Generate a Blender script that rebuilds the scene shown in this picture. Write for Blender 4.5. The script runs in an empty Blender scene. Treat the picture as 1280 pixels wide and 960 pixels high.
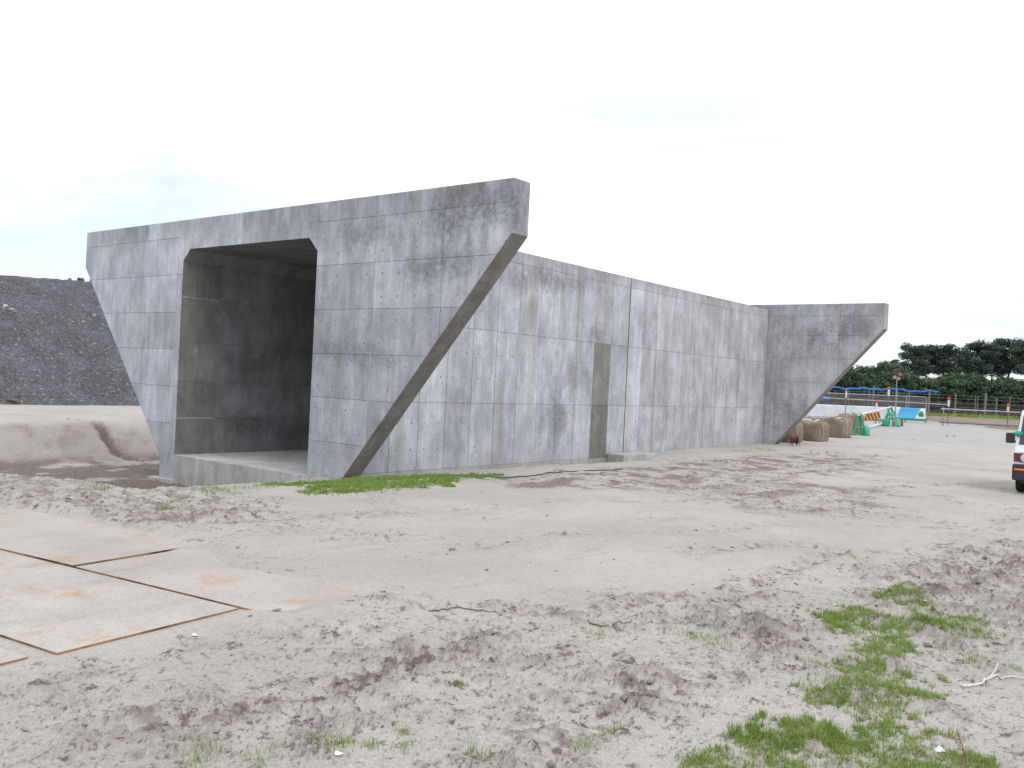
import bpy, bmesh, math, random
import numpy as np
from mathutils import Vector, Matrix

random.seed(7)
rng = np.random.default_rng(11)
sc = bpy.context.scene
col = sc.collection

# ------------------------------------------------------------------ camera
CAM = np.array([14.2098, -12.1378, 1.95])
FPX = 1128.2455                      # focal length for a 1280 px wide picture
R_ = np.array([0.78482912, 0.61783842, 0.04815533])
U_ = np.array([-0.03987897, -0.02719324, 0.99883442])
F_ = np.array([-0.61842778, 0.78583473, -0.00329671])
cd = bpy.data.cameras.new('camera')
cd.sensor_width = 36.0
cd.lens = FPX / 1280 * 36
cd.clip_start = 0.1
cd.clip_end = 6000
cam = bpy.data.objects.new('camera', cd)
col.objects.link(cam)
M = Matrix.Identity(4)
for i in range(3):
    M[i][0], M[i][1], M[i][2], M[i][3] = R_[i], U_[i], -F_[i], CAM[i]
cam.matrix_world = M
sc.camera = cam

# ------------------------------------------------------------------ sky, sun, exposure
SUN_EL, SUN_AZ = math.radians(52), math.radians(-22)     # azimuth measured from +X, seen from above
sdir = Vector((math.cos(SUN_EL) * math.cos(SUN_AZ), math.cos(SUN_EL) * math.sin(SUN_AZ), math.sin(SUN_EL)))
world = bpy.data.worlds.new('World')
sc.world = world
world.use_nodes = True
wt = world.node_tree
wt.nodes.clear()
wo = wt.nodes.new('ShaderNodeOutputWorld')
bg = wt.nodes.new('ShaderNodeBackground')
sky = wt.nodes.new('ShaderNodeTexSky')
sky.sky_type = 'NISHITA'
sky.sun_disc = False
sky.sun_elevation = SUN_EL
sky.sun_rotation = math.atan2(sdir.x, sdir.y)
sky.dust_density = 0.3
sky.ozone_density = 4.0
sky.air_density = 1.0
tc = wt.nodes.new('ShaderNodeTexCoord')
mp = wt.nodes.new('ShaderNodeMapping')
mp.inputs['Scale'].default_value = (1.2, 1.2, 5.0)
mp.inputs['Location'].default_value = (1.5, 0.3, 0.6)
mp.inputs['Rotation'].default_value = (0.05, -0.06, 0.4)
wn = wt.nodes.new('ShaderNodeTexNoise')
wn.inputs['Scale'].default_value = 1.15
wn.inputs['Detail'].default_value = 6
wn.inputs['Roughness'].default_value = 0.5
wn.inputs['Distortion'].default_value = 0.5
wr = wt.nodes.new('ShaderNodeValToRGB')
wr.color_ramp.elements[0].position = 0.40
wr.color_ramp.elements[0].color = (0.52,) * 3 + (1,)
wr.color_ramp.elements[1].position = 0.61
wr.color_ramp.elements[1].color = (1, 1, 1, 1)
wm = wt.nodes.new('ShaderNodeMix')
wm.data_type = 'RGBA'
wm.inputs[7].default_value = (12.3, 12.8, 13.9, 1)        # thin bright overcast
wt.links.new(tc.outputs['Generated'], mp.inputs['Vector'])
wt.links.new(mp.outputs[0], wn.inputs['Vector'])
wx = wt.nodes.new('ShaderNodeSeparateXYZ')
wt.links.new(tc.outputs['Generated'], wx.inputs[0])
we = wt.nodes.new('ShaderNodeMapRange')
for k_, v_ in zip((1, 2, 3, 4), (0.10, 0.36, -0.08, 0.16)):
    we.inputs[k_].default_value = v_
wt.links.new(wx.outputs[2], we.inputs[0])
wa = wt.nodes.new('ShaderNodeMath')
wt.links.new(wn.outputs['Fac'], wa.inputs[0])
wt.links.new(we.outputs[0], wa.inputs[1])
wt.links.new(wa.outputs[0], wr.inputs['Fac'])
wt.links.new(wr.outputs['Color'], wm.inputs['Factor'])
wt.links.new(sky.outputs[0], wm.inputs[6])
wt.links.new(wm.outputs[2], bg.inputs['Color'])
bg.inputs['Strength'].default_value = 0.1
wt.links.new(bg.outputs[0], wo.inputs[0])

sl = bpy.data.lights.new('sun', 'SUN')
sl.energy = 0.9
sl.angle = math.radians(28)
sl.color = (1.0, 0.97, 0.93)
so = bpy.data.objects.new('sun', sl)
so.rotation_euler = sdir.to_track_quat('Z', 'Y').to_euler()
so.location = (20, -20, 40)
col.objects.link(so)

sc.view_settings.view_transform = 'Standard'
sc.view_settings.look = 'None'
sc.view_settings.gamma = 1
sc.view_settings.exposure = 0.12
sc.view_settings.use_curve_mapping = False
sc.render.engine = 'CYCLES'
sc.cycles.max_bounces = 8
sc.cycles.diffuse_bounces = 5
sc.cycles.use_denoising = True

# ------------------------------------------------------------------ node helper
def new_mat(name):
    m = bpy.data.materials.new(name)
    m.use_nodes = True
    return m, G_(m.node_tree)

class G_:
    def __init__(s, t):
        s.t = t
        s.bsdf = t.nodes['Principled BSDF']
        s.geo = None
    def put(s, sock, v):
        if hasattr(v, 'is_linked'):
            s.t.links.new(v, sock)
        elif v is not None:
            if isinstance(v, (tuple, list)) and len(v) == 3 and sock.type == 'RGBA':
                v = (*v, 1)
            sock.default_value = v
    def pos(s):
        if s.geo is None:
            s.geo = s.t.nodes.new('ShaderNodeNewGeometry')
        return s.geo.outputs['Position']
    def objc(s):
        return s.t.nodes.new('ShaderNodeTexCoord').outputs['Object']
    def rand(s):
        return s.t.nodes.new('ShaderNodeObjectInfo').outputs['Random']
    def attr(s, n):
        a = s.t.nodes.new('ShaderNodeAttribute')
        a.attribute_name = n
        return a.outputs['Fac']
    def noise(s, vec, scale, detail=4, rough=0.55, stretch=None, off=None):
        if stretch or off:
            mpn = s.t.nodes.new('ShaderNodeMapping')
            s.put(mpn.inputs['Vector'], vec)
            if stretch: mpn.inputs['Scale'].default_value = stretch
            if off: mpn.inputs['Location'].default_value = off
            vec = mpn.outputs[0]
        n = s.t.nodes.new('ShaderNodeTexNoise')
        s.put(n.inputs['Vector'], vec)
        n.inputs['Scale'].default_value = scale
        n.inputs['Detail'].default_value = detail
        n.inputs['Roughness'].default_value = rough
        return n.outputs['Fac']
    def vor(s, vec, scale):
        n = s.t.nodes.new('ShaderNodeTexVoronoi')
        s.put(n.inputs['Vector'], vec)
        n.inputs['Scale'].default_value = scale
        return n
    def math(s, op, a, b=None, c=None, clamp=False):
        n = s.t.nodes.new('ShaderNodeMath')
        n.operation = op
        n.use_clamp = clamp
        s.put(n.inputs[0], a)
        if b is not None: s.put(n.inputs[1], b)
        if c is not None: s.put(n.inputs[2], c)
        return n.outputs[0]
    def rng(s, v, a, b, c=0.0, d=1.0):
        n = s.t.nodes.new('ShaderNodeMapRange')
        n.interpolation_type = 'SMOOTHSTEP' if a < b else 'LINEAR'
        s.put(n.inputs[0], v)
        for k, x in zip((1, 2, 3, 4), (a, b, c, d)):
            n.inputs[k].default_value = x
        return n.outputs[0]
    def mix(s, f, a, b, blend='MIX'):
        n = s.t.nodes.new('ShaderNodeMix')
        n.data_type = 'RGBA'
        n.blend_type = blend
        s.put(n.inputs[0], f)
        s.put(n.inputs[6], a)
        s.put(n.inputs[7], b)
        return n.outputs[2]
    def scale(s, colr, v):
        n = s.t.nodes.new('ShaderNodeVectorMath')
        n.operation = 'SCALE'
        s.put(n.inputs[0], colr)
        s.put(n.inputs['Scale'], v)
        return n.outputs[0]
    def xyz(s, v):
        n = s.t.nodes.new('ShaderNodeSeparateXYZ')
        s.put(n.inputs[0], v)
        return n.outputs
    def dist(s, v, p):
        n = s.t.nodes.new('ShaderNodeVectorMath')
        n.operation = 'DISTANCE'
        s.put(n.inputs[0], v)
        n.inputs[1].default_value = p
        return n.outputs['Value']
    def bump(s, h, strength=0.3, distance=0.02):
        n = s.t.nodes.new('ShaderNodeBump')
        n.inputs['Strength'].default_value = strength
        n.inputs['Distance'].default_value = distance
        s.put(n.inputs['Height'], h)
        s.t.links.new(n.outputs[0], s.bsdf.inputs['Normal'])
    def out(s, colr, rough=0.9, spec=0.2, metal=0.0):
        s.put(s.bsdf.inputs['Base Color'], colr)
        s.put(s.bsdf.inputs['Roughness'], rough)
        s.put(s.bsdf.inputs['Specular IOR Level'], spec)
        s.put(s.bsdf.inputs['Metallic'], metal)

def simple(name, c, rough=0.6, spec=0.3, metal=0.0, var=0.12, nscale=6.0, dirt=0.0):
    m, g = new_mat(name)
    n = g.noise(g.objc(), nscale, 5, 0.6)
    cc = g.scale(c, g.rng(n, 0.3, 0.7, 1 - var, 1 + var))
    if dirt:
        z = g.noise(g.objc(), nscale * 2.3, 6, 0.7)
        cc = g.mix(g.rng(z, 0.45, 0.75, 0, dirt), cc, (0.23, 0.21, 0.18))
    g.out(cc, rough, spec, metal)
    return m

# ------------------------------------------------------------------ mesh helpers
def link(o, parent=None):
    col.objects.link(o)
    if parent is not None:
        o.parent = parent
        o.matrix_parent_inverse = parent_inv(parent)
    return o

def parent_inv(p):
    m = Matrix.Identity(4)
    while p is not None:
        m = m @ p.matrix_basis.inverted()
        p = None
    return m

def tag(o, label=None, cat=None, group=None, kind=None):
    if label: o['label'] = label
    if cat: o['category'] = cat
    if group: o['group'] = group
    if kind: o['kind'] = kind
    return o

def empty(name, loc, label, cat, group=None):
    o = bpy.data.objects.new(name, None)
    o.location = loc
    o.empty_display_size = 0.3
    col.objects.link(o)
    return tag(o, label, cat, group)

def mesh(name, V, F, mat, parent=None, smooth=False, world_coords=True):
    me = bpy.data.meshes.new(name)
    me.from_pydata([tuple(map(float, v)) for v in V], [], F)
    me.update()
    if mat: me.materials.append(mat)
    if smooth:
        me.polygons.foreach_set('use_smooth', [True] * len(me.polygons))
    o = bpy.data.objects.new(name, me)
    col.objects.link(o)
    if parent is not None:
        o.parent = parent
        if world_coords:                      # vertices given in world space, parent only translated/rotated
            o.matrix_parent_inverse = world_of(parent).inverted()
    return o

def world_of(p):
    m = p.matrix_basis.copy()
    q = p
    while q.parent is not None:
        m = q.parent.matrix_basis @ q.matrix_parent_inverse @ m
        q = q.parent
    return m

class MB:
    """collects shapes into one mesh"""
    def __init__(s): s.V, s.F = [], []
    def add(s, V, F):
        n = len(s.V)
        s.V += [tuple(v) for v in V]
        s.F += [tuple(i + n for i in f) for f in F]
        return s
    def box(s, a, b):
        x0, y0, z0 = a; x1, y1, z1 = b
        return s.add([(x0,y0,z0),(x1,y0,z0),(x1,y1,z0),(x0,y1,z0),(x0,y0,z1),(x1,y0,z1),(x1,y1,z1),(x0,y1,z1)],
              [(0,3,2,1),(4,5,6,7),(0,1,5,4),(1,2,6,5),(2,3,7,6),(3,0,4,7)])
    def prism(s, poly, axis, a, b):
        """poly: 2D points; axis: index of the extrusion axis"""
        n = len(poly)
        def P(q, t):
            c = list(q); c.insert(axis, t); return tuple(c)
        V = [P(q, a) for q in poly] + [P(q, b) for q in poly]
        F = [tuple(range(n)), tuple(range(2*n-1, n-1, -1))]
        F += [((i+1) % n, i, n+i, n+(i+1) % n) for i in range(n)]
        return s.add(V, F)
    def tube(s, pts, r, n=8, r2=None, cap=True):
        pts = [Vector(p) for p in pts]
        m = len(pts)
        base = len(s.V)
        for i, p in enumerate(pts):
            d = (pts[min(i+1, m-1)] - pts[max(i-1, 0)]).normalized()
            ref = Vector((0,0,1)) if abs(d.z) < 0.9 else Vector((1,0,0))
            a = d.cross(ref).normalized(); b = d.cross(a)
            rr = r + ((r2 - r) * i / (m-1) if r2 is not None else 0)
            for k in range(n):
                t = 2*math.pi*k/n
                s.V.append(tuple(p + (a*math.cos(t) + b*math.sin(t))*rr))
        for i in range(m-1):
            for k in range(n):
                s.F.append((base+i*n+k, base+i*n+(k+1)%n, base+(i+1)*n+(k+1)%n, base+(i+1)*n+k))
        if cap:
            s.F.append(tuple(base+k for k in range(n-1,-1,-1)))
            s.F.append(tuple(base+(m-1)*n+k for k in range(n)))
        return s
    def lathe(s, prof, c, axis=2, n=20):
        """prof: (radius, height) pairs about the axis through c"""
        base = len(s.V); m = len(prof)
        for r, h in prof:
            for k in range(n):
                t = 2*math.pi*k/n
                q = [r*math.cos(t), r*math.sin(t)]; q.insert(axis, h)
                s.V.append((c[0]+q[0], c[1]+q[1], c[2]+q[2]))
        for i in range(m-1):
            for k in range(n):
                s.F.append((base+i*n+k, base+i*n+(k+1)%n, base+(i+1)*n+(k+1)%n, base+(i+1)*n+k))
        s.F.append(tuple(base+k for k in range(n-1,-1,-1)))
        s.F.append(tuple(base+(m-1)*n+k for k in range(n)))
        return s
    def build(s, name, mat, parent=None, smooth=False, bevel=0, wc=True):
        o = mesh(name, s.V, s.F, mat, parent, smooth, wc)
        bm = bmesh.new(); bm.from_mesh(o.data)
        bmesh.ops.recalc_face_normals(bm, faces=bm.faces)
        if bevel:
            bmesh.ops.bevel(bm, geom=[e for e in bm.edges if len(e.link_faces) == 2 and e.calc_face_angle(0) > 0.5],
                            offset=bevel, segments=2, affect='EDGES', profile=0.6)
        bm.to_mesh(o.data); bm.free()
        if smooth:
            o.data.set_sharp_from_angle(angle=0.7)
        return o

# ------------------------------------------------------------------ noise in numpy
PERM = rng.permutation(4096)
ANG = rng.random(4096) * 2 * np.pi
GX, GY = np.cos(ANG), np.sin(ANG)
def pnoise(x, y):
    xi, yi = np.floor(x).astype(np.int64), np.floor(y).astype(np.int64)
    xf, yf = x - xi, y - yi
    def g(ix, iy, fx, fy):
        h = PERM[(PERM[ix & 4095] + iy) & 4095]
        return GX[h]*fx + GY[h]*fy
    u = xf*xf*xf*(xf*(xf*6-15)+10); v = yf*yf*yf*(yf*(yf*6-15)+10)
    a = g(xi, yi, xf, yf); b = g(xi+1, yi, xf-1, yf)
    c = g(xi, yi+1, xf, yf-1); d = g(xi+1, yi+1, xf-1, yf-1)
    return ((a*(1-u)+b*u)*(1-v) + (c*(1-u)+d*u)*v) * 1.5
def fbm(x, y, s, oct=4, gain=0.5, seed=0):
    t = 0; a = 1; f = 1/s
    for i in range(oct):
        t = t + a*pnoise(x*f + 17.3*i + seed*5.1, y*f - 9.7*i + seed*3.3)
        a *= gain; f *= 2.03
    return t
def sstep(a, b, x):
    t = np.clip((x-a)/(b-a), 0, 1)
    return t*t*(3-2*t)
def poly_sd(poly, X, Y):
    """signed distance, positive inside"""
    d = np.full(X.shape, 1e9); ins = np.zeros(X.shape, bool)
    n = len(poly)
    for i in range(n):
        ax, ay = poly[i]; bx, by = poly[(i+1) % n]
        ex, ey = bx-ax, by-ay
        t = np.clip(((X-ax)*ex+(Y-ay)*ey)/(ex*ex+ey*ey+1e-12), 0, 1)
        d = np.minimum(d, np.hypot(X-ax-t*ex, Y-ay-t*ey))
        c = ((ay > Y) != (by > Y)) & (X < (bx-ax)*(Y-ay)/((by-ay) if by != ay else 1e-12)+ax)
        ins ^= c
    return np.where(ins, d, -d)
def line_sd(pl, X, Y):
    """distance to a polyline and length along it"""
    d = np.full(X.shape, 1e9); s = np.zeros(X.shape); L = 0
    for (ax, ay), (bx, by) in zip(pl[:-1], pl[1:]):
        ex, ey = bx-ax, by-ay; l = math.hypot(ex, ey)
        t = np.clip(((X-ax)*ex+(Y-ay)*ey)/(l*l+1e-12), 0, 1)
        dd = np.hypot(X-ax-t*ex, Y-ay-t*ey)
        m = dd < d
        d = np.where(m, dd, d); s = np.where(m, L+t*l, s)
        L += l
    return d, s

# ------------------------------------------------------------------ survey: from a sighting in the photograph to a spot on the ground
def ray(px, py): return F_ + R_*(px-640)/FPX - U_*(py-480)/FPX
def rise(Y): return 0.0105*4*np.log1p(np.exp(np.clip((Y-27)/4, -30, 30)))*np.where(Y < 400, 1, 1)
def G(px, py, z=0.0):
    d = ray(px, py); t = (z-CAM[2])/d[2]; return CAM + d*t
def GR(px, py):
    """sighting met with the gently rising ground"""
    d = ray(px, py); t = 3.0
    while t < 400:
        p = CAM + d*t
        if p[2] <= rise(p[1]): return p
        t += 0.1
    return CAM + d*t
def at(px, py, D): return CAM + ray(px, py)*D
def GP(*pts): return [tuple(G(*q)[:2]) for q in pts]

# ------------------------------------------------------------------ ground
PIT = [(-.35, .3), (0.75, -3.0), (1.7, -4.2), (1.2, -4.9), (-1.5, -5.5), (-6, -6.2), (-16, -7.5), (-16, 26), (-.35, 26)]
D_FORE = GP((-60, 800), (60, 830), (200, 830), (300, 790), (420, 760), (600, 745), (760, 745), (900, 730), (1010, 720), (1120, 700), (1330, 660), (1500, 980), (640, 1200), (-300, 1100))
D_BERM = GP((-60, 598), (60, 600), (130, 612), (280, 612), (350, 632), (300, 655), (200, 662), (90, 655), (20, 640), (-60, 630))
D_WALL = GP((560, 600), (700, 594), (860, 580), (1000, 566), (1110, 572), (1080, 590), (960, 606), (850, 612), (700, 612))
D_BROWN = GP((880, 618), (1000, 606), (1120, 612), (1100, 636), (1000, 640), (920, 634))
D_RIGHT = GP((1110, 755), (1150, 722), (1300, 672), (1340, 800), (1220, 820))
TRACKS = [(GP((380, 875), (420, 863), (495, 841), (540, 816), (574, 800), (640, 792)), .13, 1.0),
          (GP((540, 768), (617, 769), (680, 770), (736, 764), (800, 752), (900, 742)), .10, .9),
          (GP((817, 781), (855, 769), (887, 764), (939, 739), (993, 710), (1050, 690)), .13, 1.0),
          (GP((1080, 760), (1139, 707), (1192, 672), (1290, 640)), .14, .55),
          (GP((1150, 742), (1200, 722), (1290, 690)), .28, 1.3),
          (GP((600, 930), (680, 905), (780, 880), (900, 850), (960, 800)), .2, .7),
          (GP((690, 965), (720, 930), (760, 905)), .13, 1.0),
          (GP((380, 800), (440, 797), (470, 790)), .1, .7),
          (GP((200, 910), (260, 900), (330, 885)), .12, .8),
          (GP((1000, 575), (1100, 585), (1290, 590)), .35, .5),
          (GP((960, 585), (1080, 600), (1290, 612)), .35, .45),
          (GP((1000, 565), (1060, 568), (1130, 571), (1200, 573)), .18, .9), (GP((880, 600), (980, 606), (1100, 618), (1290, 640)), .25, .6),
          (GP((560, 690), (700, 672), (860, 668), (1000, 655), (1290, 660)), .2, .35), (GP((420, 650), (560, 640), (700, 625), (900, 628), (1100, 650)), .22, .35),
          (GP((1100, 610), (1180, 608), (1290, 600)), .12, .9), (GP((20, 668), (180, 660), (330, 652), (480, 640)), .2, .45), (GP((1040, 640), (1150, 650), (1290, 668)), .2, .6),
          (GP((860, 690), (980, 680), (1100, 690), (1290, 700)), .16, .5)]
BLOBS = [(G(960, 785), .42, 1.2), (G(1075, 712), .4, .7), (G(770, 885), .3, .8), (G(1200, 722), .5, .8), (G(240, 890), .4, .6),
         (G(470, 670), .6, .35), (G(620, 840), .45, .8), (G(310, 655), .7, .5), (G(1000, 625), 1.6, .5), (G(870, 578), 1.3, .7)]
PLATE_REG = GP((-300, 600), (110, 650), (245, 686), (372, 768), (300, 762), (66, 821), (34, 812), (37, 824), (-80, 862), (-500, 800))

def bank_pt(px, py):
    d = ray(px, py)                      # far bank of the excavation: z = -(x+14.27)/1.45
    t = -(CAM[2]+(CAM[0]+14.27)/1.45)/(d[2]+d[0]/1.45)
    q = CAM+d*t; return (q[0], q[1])
GULLY = [bank_pt(119, 524), bank_pt(126, 533), bank_pt(133, 545), bank_pt(137, 556), bank_pt(150, 566), bank_pt(165, 576), bank_pt(176, 582)]
_a, _b = G(298, 762), G(90, 711)
S1w = _b[:2]; UXw = (_a-_b)[:2]/np.hypot(*(_a-_b)[:2])
def terrain(X, Y, full=False):
    """height of the sand, and dampness with painted clod shade"""
    h = rise(Y).astype(float)
    # excavation beside and in front of the culvert
    sd = poly_sd(PIT, X, Y) + 0.12*fbm(X, Y, 1.2, 3)
    lx = X + 14.27 + 0.10*fbm(X, Y, 1.6, 4, seed=4)
    left = np.clip(lx/1.7, 0, 1)
    left = np.where(lx > 1.35, 1-.206*np.exp(-(lx-1.35)/.5), left)
    dep = sstep(0.0, 0.9, sd)*left
    h = h - (0.9+.27*sstep(-8, -10.5, X))*dep
    # erosion gully in the far bank
    gd, gs = line_sd(GULLY, X, Y)
    gw = .16+.10*fbm(X, Y, .35, 3, seed=5)
    gmask = np.exp(-(gd/np.maximum(gw, .06))**2)*sstep(-14.7, -14.2, X)
    h -= (0.20+.10*fbm(X, Y, .2, 3, seed=15))*gmask
    bank = sstep(.04, .12, dep)*sstep(.99, .9, left)
    # strip along the side wall lies lower
    w = np.interp(Y, [-5, -1.5, 0, 3.6, 8, 10.4, 10.9, 12.5, 15, 22, 27], [0, .17, .19, .22, .27, .42, .42, .17, .1, .05, 0])
    h -= np.where(X > -.6, w*np.exp(-(np.clip(X, 0, None)/1.35)**2), 0)*(1-dep)
    # berm of turned sand at the rim of the excavation
    bd = poly_sd(D_BERM, X, Y)
    berm = sstep(-.5, .6, bd + .3*fbm(X, Y, 1.0, 3, seed=2))
    h += 0.07*berm*(1-dep)
    fore = sstep(-.5, .9, poly_sd(D_FORE, X, Y) + .55*fbm(X, Y, .9, 4, seed=6))
    wal = sstep(-.5, .5, poly_sd(D_WALL, X, Y) + .4*fbm(X, Y, 1.1, 4, seed=7))
    brn = sstep(-.8, .8, poly_sd(D_BROWN, X, Y) + .9*fbm(X, Y, 1.6, 4, seed=8))
    rgt = sstep(-.3, .4, poly_sd(D_RIGHT, X, Y) + .3*fbm(X, Y, .7, 4, seed=9))
    blob = np.zeros(X.shape)
    for p, r, a in BLOBS:
        blob += a*np.exp(-((X-p[0])**2+(Y-p[1])**2)/r**2*(1+.6*fbm(X, Y, .3, 2)))
    patch = sstep(-.05, .45, fbm(X, Y, 1.1, 4, seed=12))
    rough = np.clip(.10 + .72*fore*(.30+.9*patch) + .8*berm + .55*wal*(.4+.6*patch) + .22*brn + .75*rgt + .8*blob
                    + .22*sstep(.3, .8, fbm(X, Y, 2.6, 3, seed=14)), 0, 1.5)
    rough = np.where(dep > .3, np.maximum(rough, .15+.4*sstep(.9, 1, left)), rough)
    rough = np.maximum(rough, 1.2*gmask)
    plate = sstep(-.10, .03, poly_sd(PLATE_REG, X, Y) + .05*fbm(X, Y, .3, 2, seed=17))
    rough *= 1-plate
    far = 1/(1+np.exp(np.clip((np.hypot(X-14, Y+12)-40)/6, -30, 30)))
    # clods: pointed little heaps with sharp broken edges
    n1 = fbm(X, Y, .34, 4, .55, seed=20)
    n2 = fbm(X, Y, .12, 3, .6, seed=21)
    n3 = fbm(X, Y, .045, 2, .6, seed=22)
    ridge = (1-np.abs(n1)*1.8)
    step = sstep(.02, .16, n2 + .35*n1) + .7*sstep(.25, .36, n2 + .5*n1)
    clod = np.clip(n1-.08, 0, 1)**.8*.032 + step*.019*(.3+np.clip(n1+.3, 0, 1)) + n3*.012
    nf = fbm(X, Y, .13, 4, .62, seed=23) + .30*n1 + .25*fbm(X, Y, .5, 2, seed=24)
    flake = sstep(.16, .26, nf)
    rim = 4*flake*(1-flake)  # ledge edges of the clods, darkened below as painted shade
    h += rough*far*(clod + .018*ridge + .015*flake*(1-.6*sstep(.3, .8, nf)))
    h += .022*fbm(X, Y, 3.2, 3, seed=25)*far*(1-plate) + .005*fbm(X, Y, .25, 3, seed=26)*far*(1-plate)
    tr = np.zeros(X.shape)
    for pl, wd, a in TRACKS:
        d, s = line_sd(pl, X, Y)
        e = np.exp(-(d/wd)**2)
        lump = .5+.9*np.clip(fbm(X, Y, .22, 3, seed=30)+.3, 0, 1.3)
        bars = np.sin((s+d*.6)*2*np.pi/.085)
        h += a*far*lump*(-.022*e + .036*np.exp(-((d-wd*1.35)/(wd*.5))**2) + .007*bars*np.exp(-(d/wd)**4))
        tr = np.maximum(tr, min(1.2, a*1.5)*np.exp(-(d/(wd*1.3))**2)*lump*(.4+.8*sstep(-.2, .4, fbm(X, Y, .8, 3, seed=31))))
    h = h*(1-plate) + np.minimum(h, -.004)*plate*.0 - .004*plate
    damp_shade = np.clip(.75*wal*sstep(-.2, .5, fbm(X, Y, .8, 4, .6, seed=33)) + .6*brn*sstep(-.3, .5, fbm(X, Y, 1.2, 5, .6, seed=34)) + .5*berm*sstep(-.1, .4, fbm(X, Y, .35, 4, .6, seed=35))
                   + .22*blob*sstep(-.05, .35, n1+.6*n2) + .62*tr*sstep(-.15, .35, n2+n1*.4)
                   + .22*fore*patch*sstep(.05, .4, n1+.5*n2) + .28*rgt*sstep(-.05, .4, n1+.6*n2)
                   + 1.0*dep*sstep(.7, 1, left)*sstep(-.5, .1, fbm(X, Y, 1.5, 3, seed=37)+.3*sstep(-11, -6, X)) + .22*bank + .25*bank*sstep(.1, .5, fbm(X, Y, .7, 4, seed=38)), 0, 1)
    damp_shade = np.clip(damp_shade + 1.1*rim*sstep(.12, .40, rough) + .12*flake*sstep(.2, .7, rough), 0, 1)  # shade along clod edges painted in on top of the dampness
    damp_shade = np.maximum(damp_shade, 1.0*1.3*np.exp(-(gd/(gw*1.2))**2)*sstep(-14.7, -14.2, X))
    damp_shade = np.clip(damp_shade, 0, 1)*(1-plate)
    # sand drifted over the outer ends of the far road plates
    s_ = (X-S1w[0])*UXw[0]+(Y-S1w[1])*UXw[1]; t_ = -(X-S1w[0])*UXw[1]+(Y-S1w[1])*UXw[0]
    nn_ = .25*fbm(X, Y, .8, 4, seed=71)
    cov = np.maximum(sstep(2.1, 2.9, s_+nn_)*sstep(4.4, 3.2, s_), sstep(1.0, 1.5, t_+nn_+.1*s_)*sstep(2.4, 1.7, t_))*sstep(-.25, .12, t_)*sstep(-6.5, -5, s_)*sstep(4.6, 3.4, s_)
    h = h + .034*cov
    if full: return h, damp_shade, np.clip(rough*far+.5*tr*(1-plate), 0, 1)
    return h, damp_shade

def hz(x, y):
    return float(terrain(np.array([float(x)]), np.array([float(y)]))[0][0])

az0 = math.atan2(F_[1], F_[0])
angs = np.concatenate([np.linspace(-.66, .66, 600), np.linspace(.66, 2*np.pi-.66, 60)[1:-1]]) + az0
rad = np.concatenate([np.linspace(.4, 2.6, 8), np.geomspace(2.75, 32, 640), np.geomspace(32.8, 4000, 120)])
RR, AA = np.meshgrid(rad, angs, indexing='ij')
GXX, GYY = CAM[0] + RR*np.cos(AA), CAM[1] + RR*np.sin(AA)
H, DAMP_SHADE, ROUGH = terrain(GXX.ravel(), GYY.ravel(), True)
H = np.where(np.abs(GYY.ravel()) > 300, np.minimum(H, 3.0), H)
nr, na = RR.shape
V = np.stack([GXX.ravel(), GYY.ravel(), H], 1)
I = np.arange(nr*na).reshape(nr, na)
Q = np.stack([I[:-1, :], np.roll(I, -1, 1)[:-1, :], np.roll(I, -1, 1)[1:, :], I[1:, :]], -1).reshape(-1, 4)[:, ::-1]
me = bpy.data.meshes.new('ground')
me.vertices.add(len(V)); me.vertices.foreach_set('co', V.ravel().astype(np.float32))
me.loops.add(len(Q)*4); me.loops.foreach_set('vertex_index', Q.ravel().astype(np.int32))
me.polygons.add(len(Q)); me.polygons.foreach_set('loop_start', np.arange(0, len(Q)*4, 4, dtype=np.int32))
me.update(calc_edges=True)
me.polygons.foreach_set('use_smooth', np.ones(len(Q), bool))
at_ = me.attributes.new('damp_shade', 'FLOAT', 'POINT'); at_.data.foreach_set('value', DAMP_SHADE.astype(np.float32))
at_ = me.attributes.new('rough', 'FLOAT', 'POINT'); at_.data.foreach_set('value', ROUGH.astype(np.float32))
ground = bpy.data.objects.new('ground', me); col.objects.link(ground)
tag(ground, kind='structure')
me.validate()
if me.polygons[1000].normal.z < 0:
    me.flip_normals()

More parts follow.
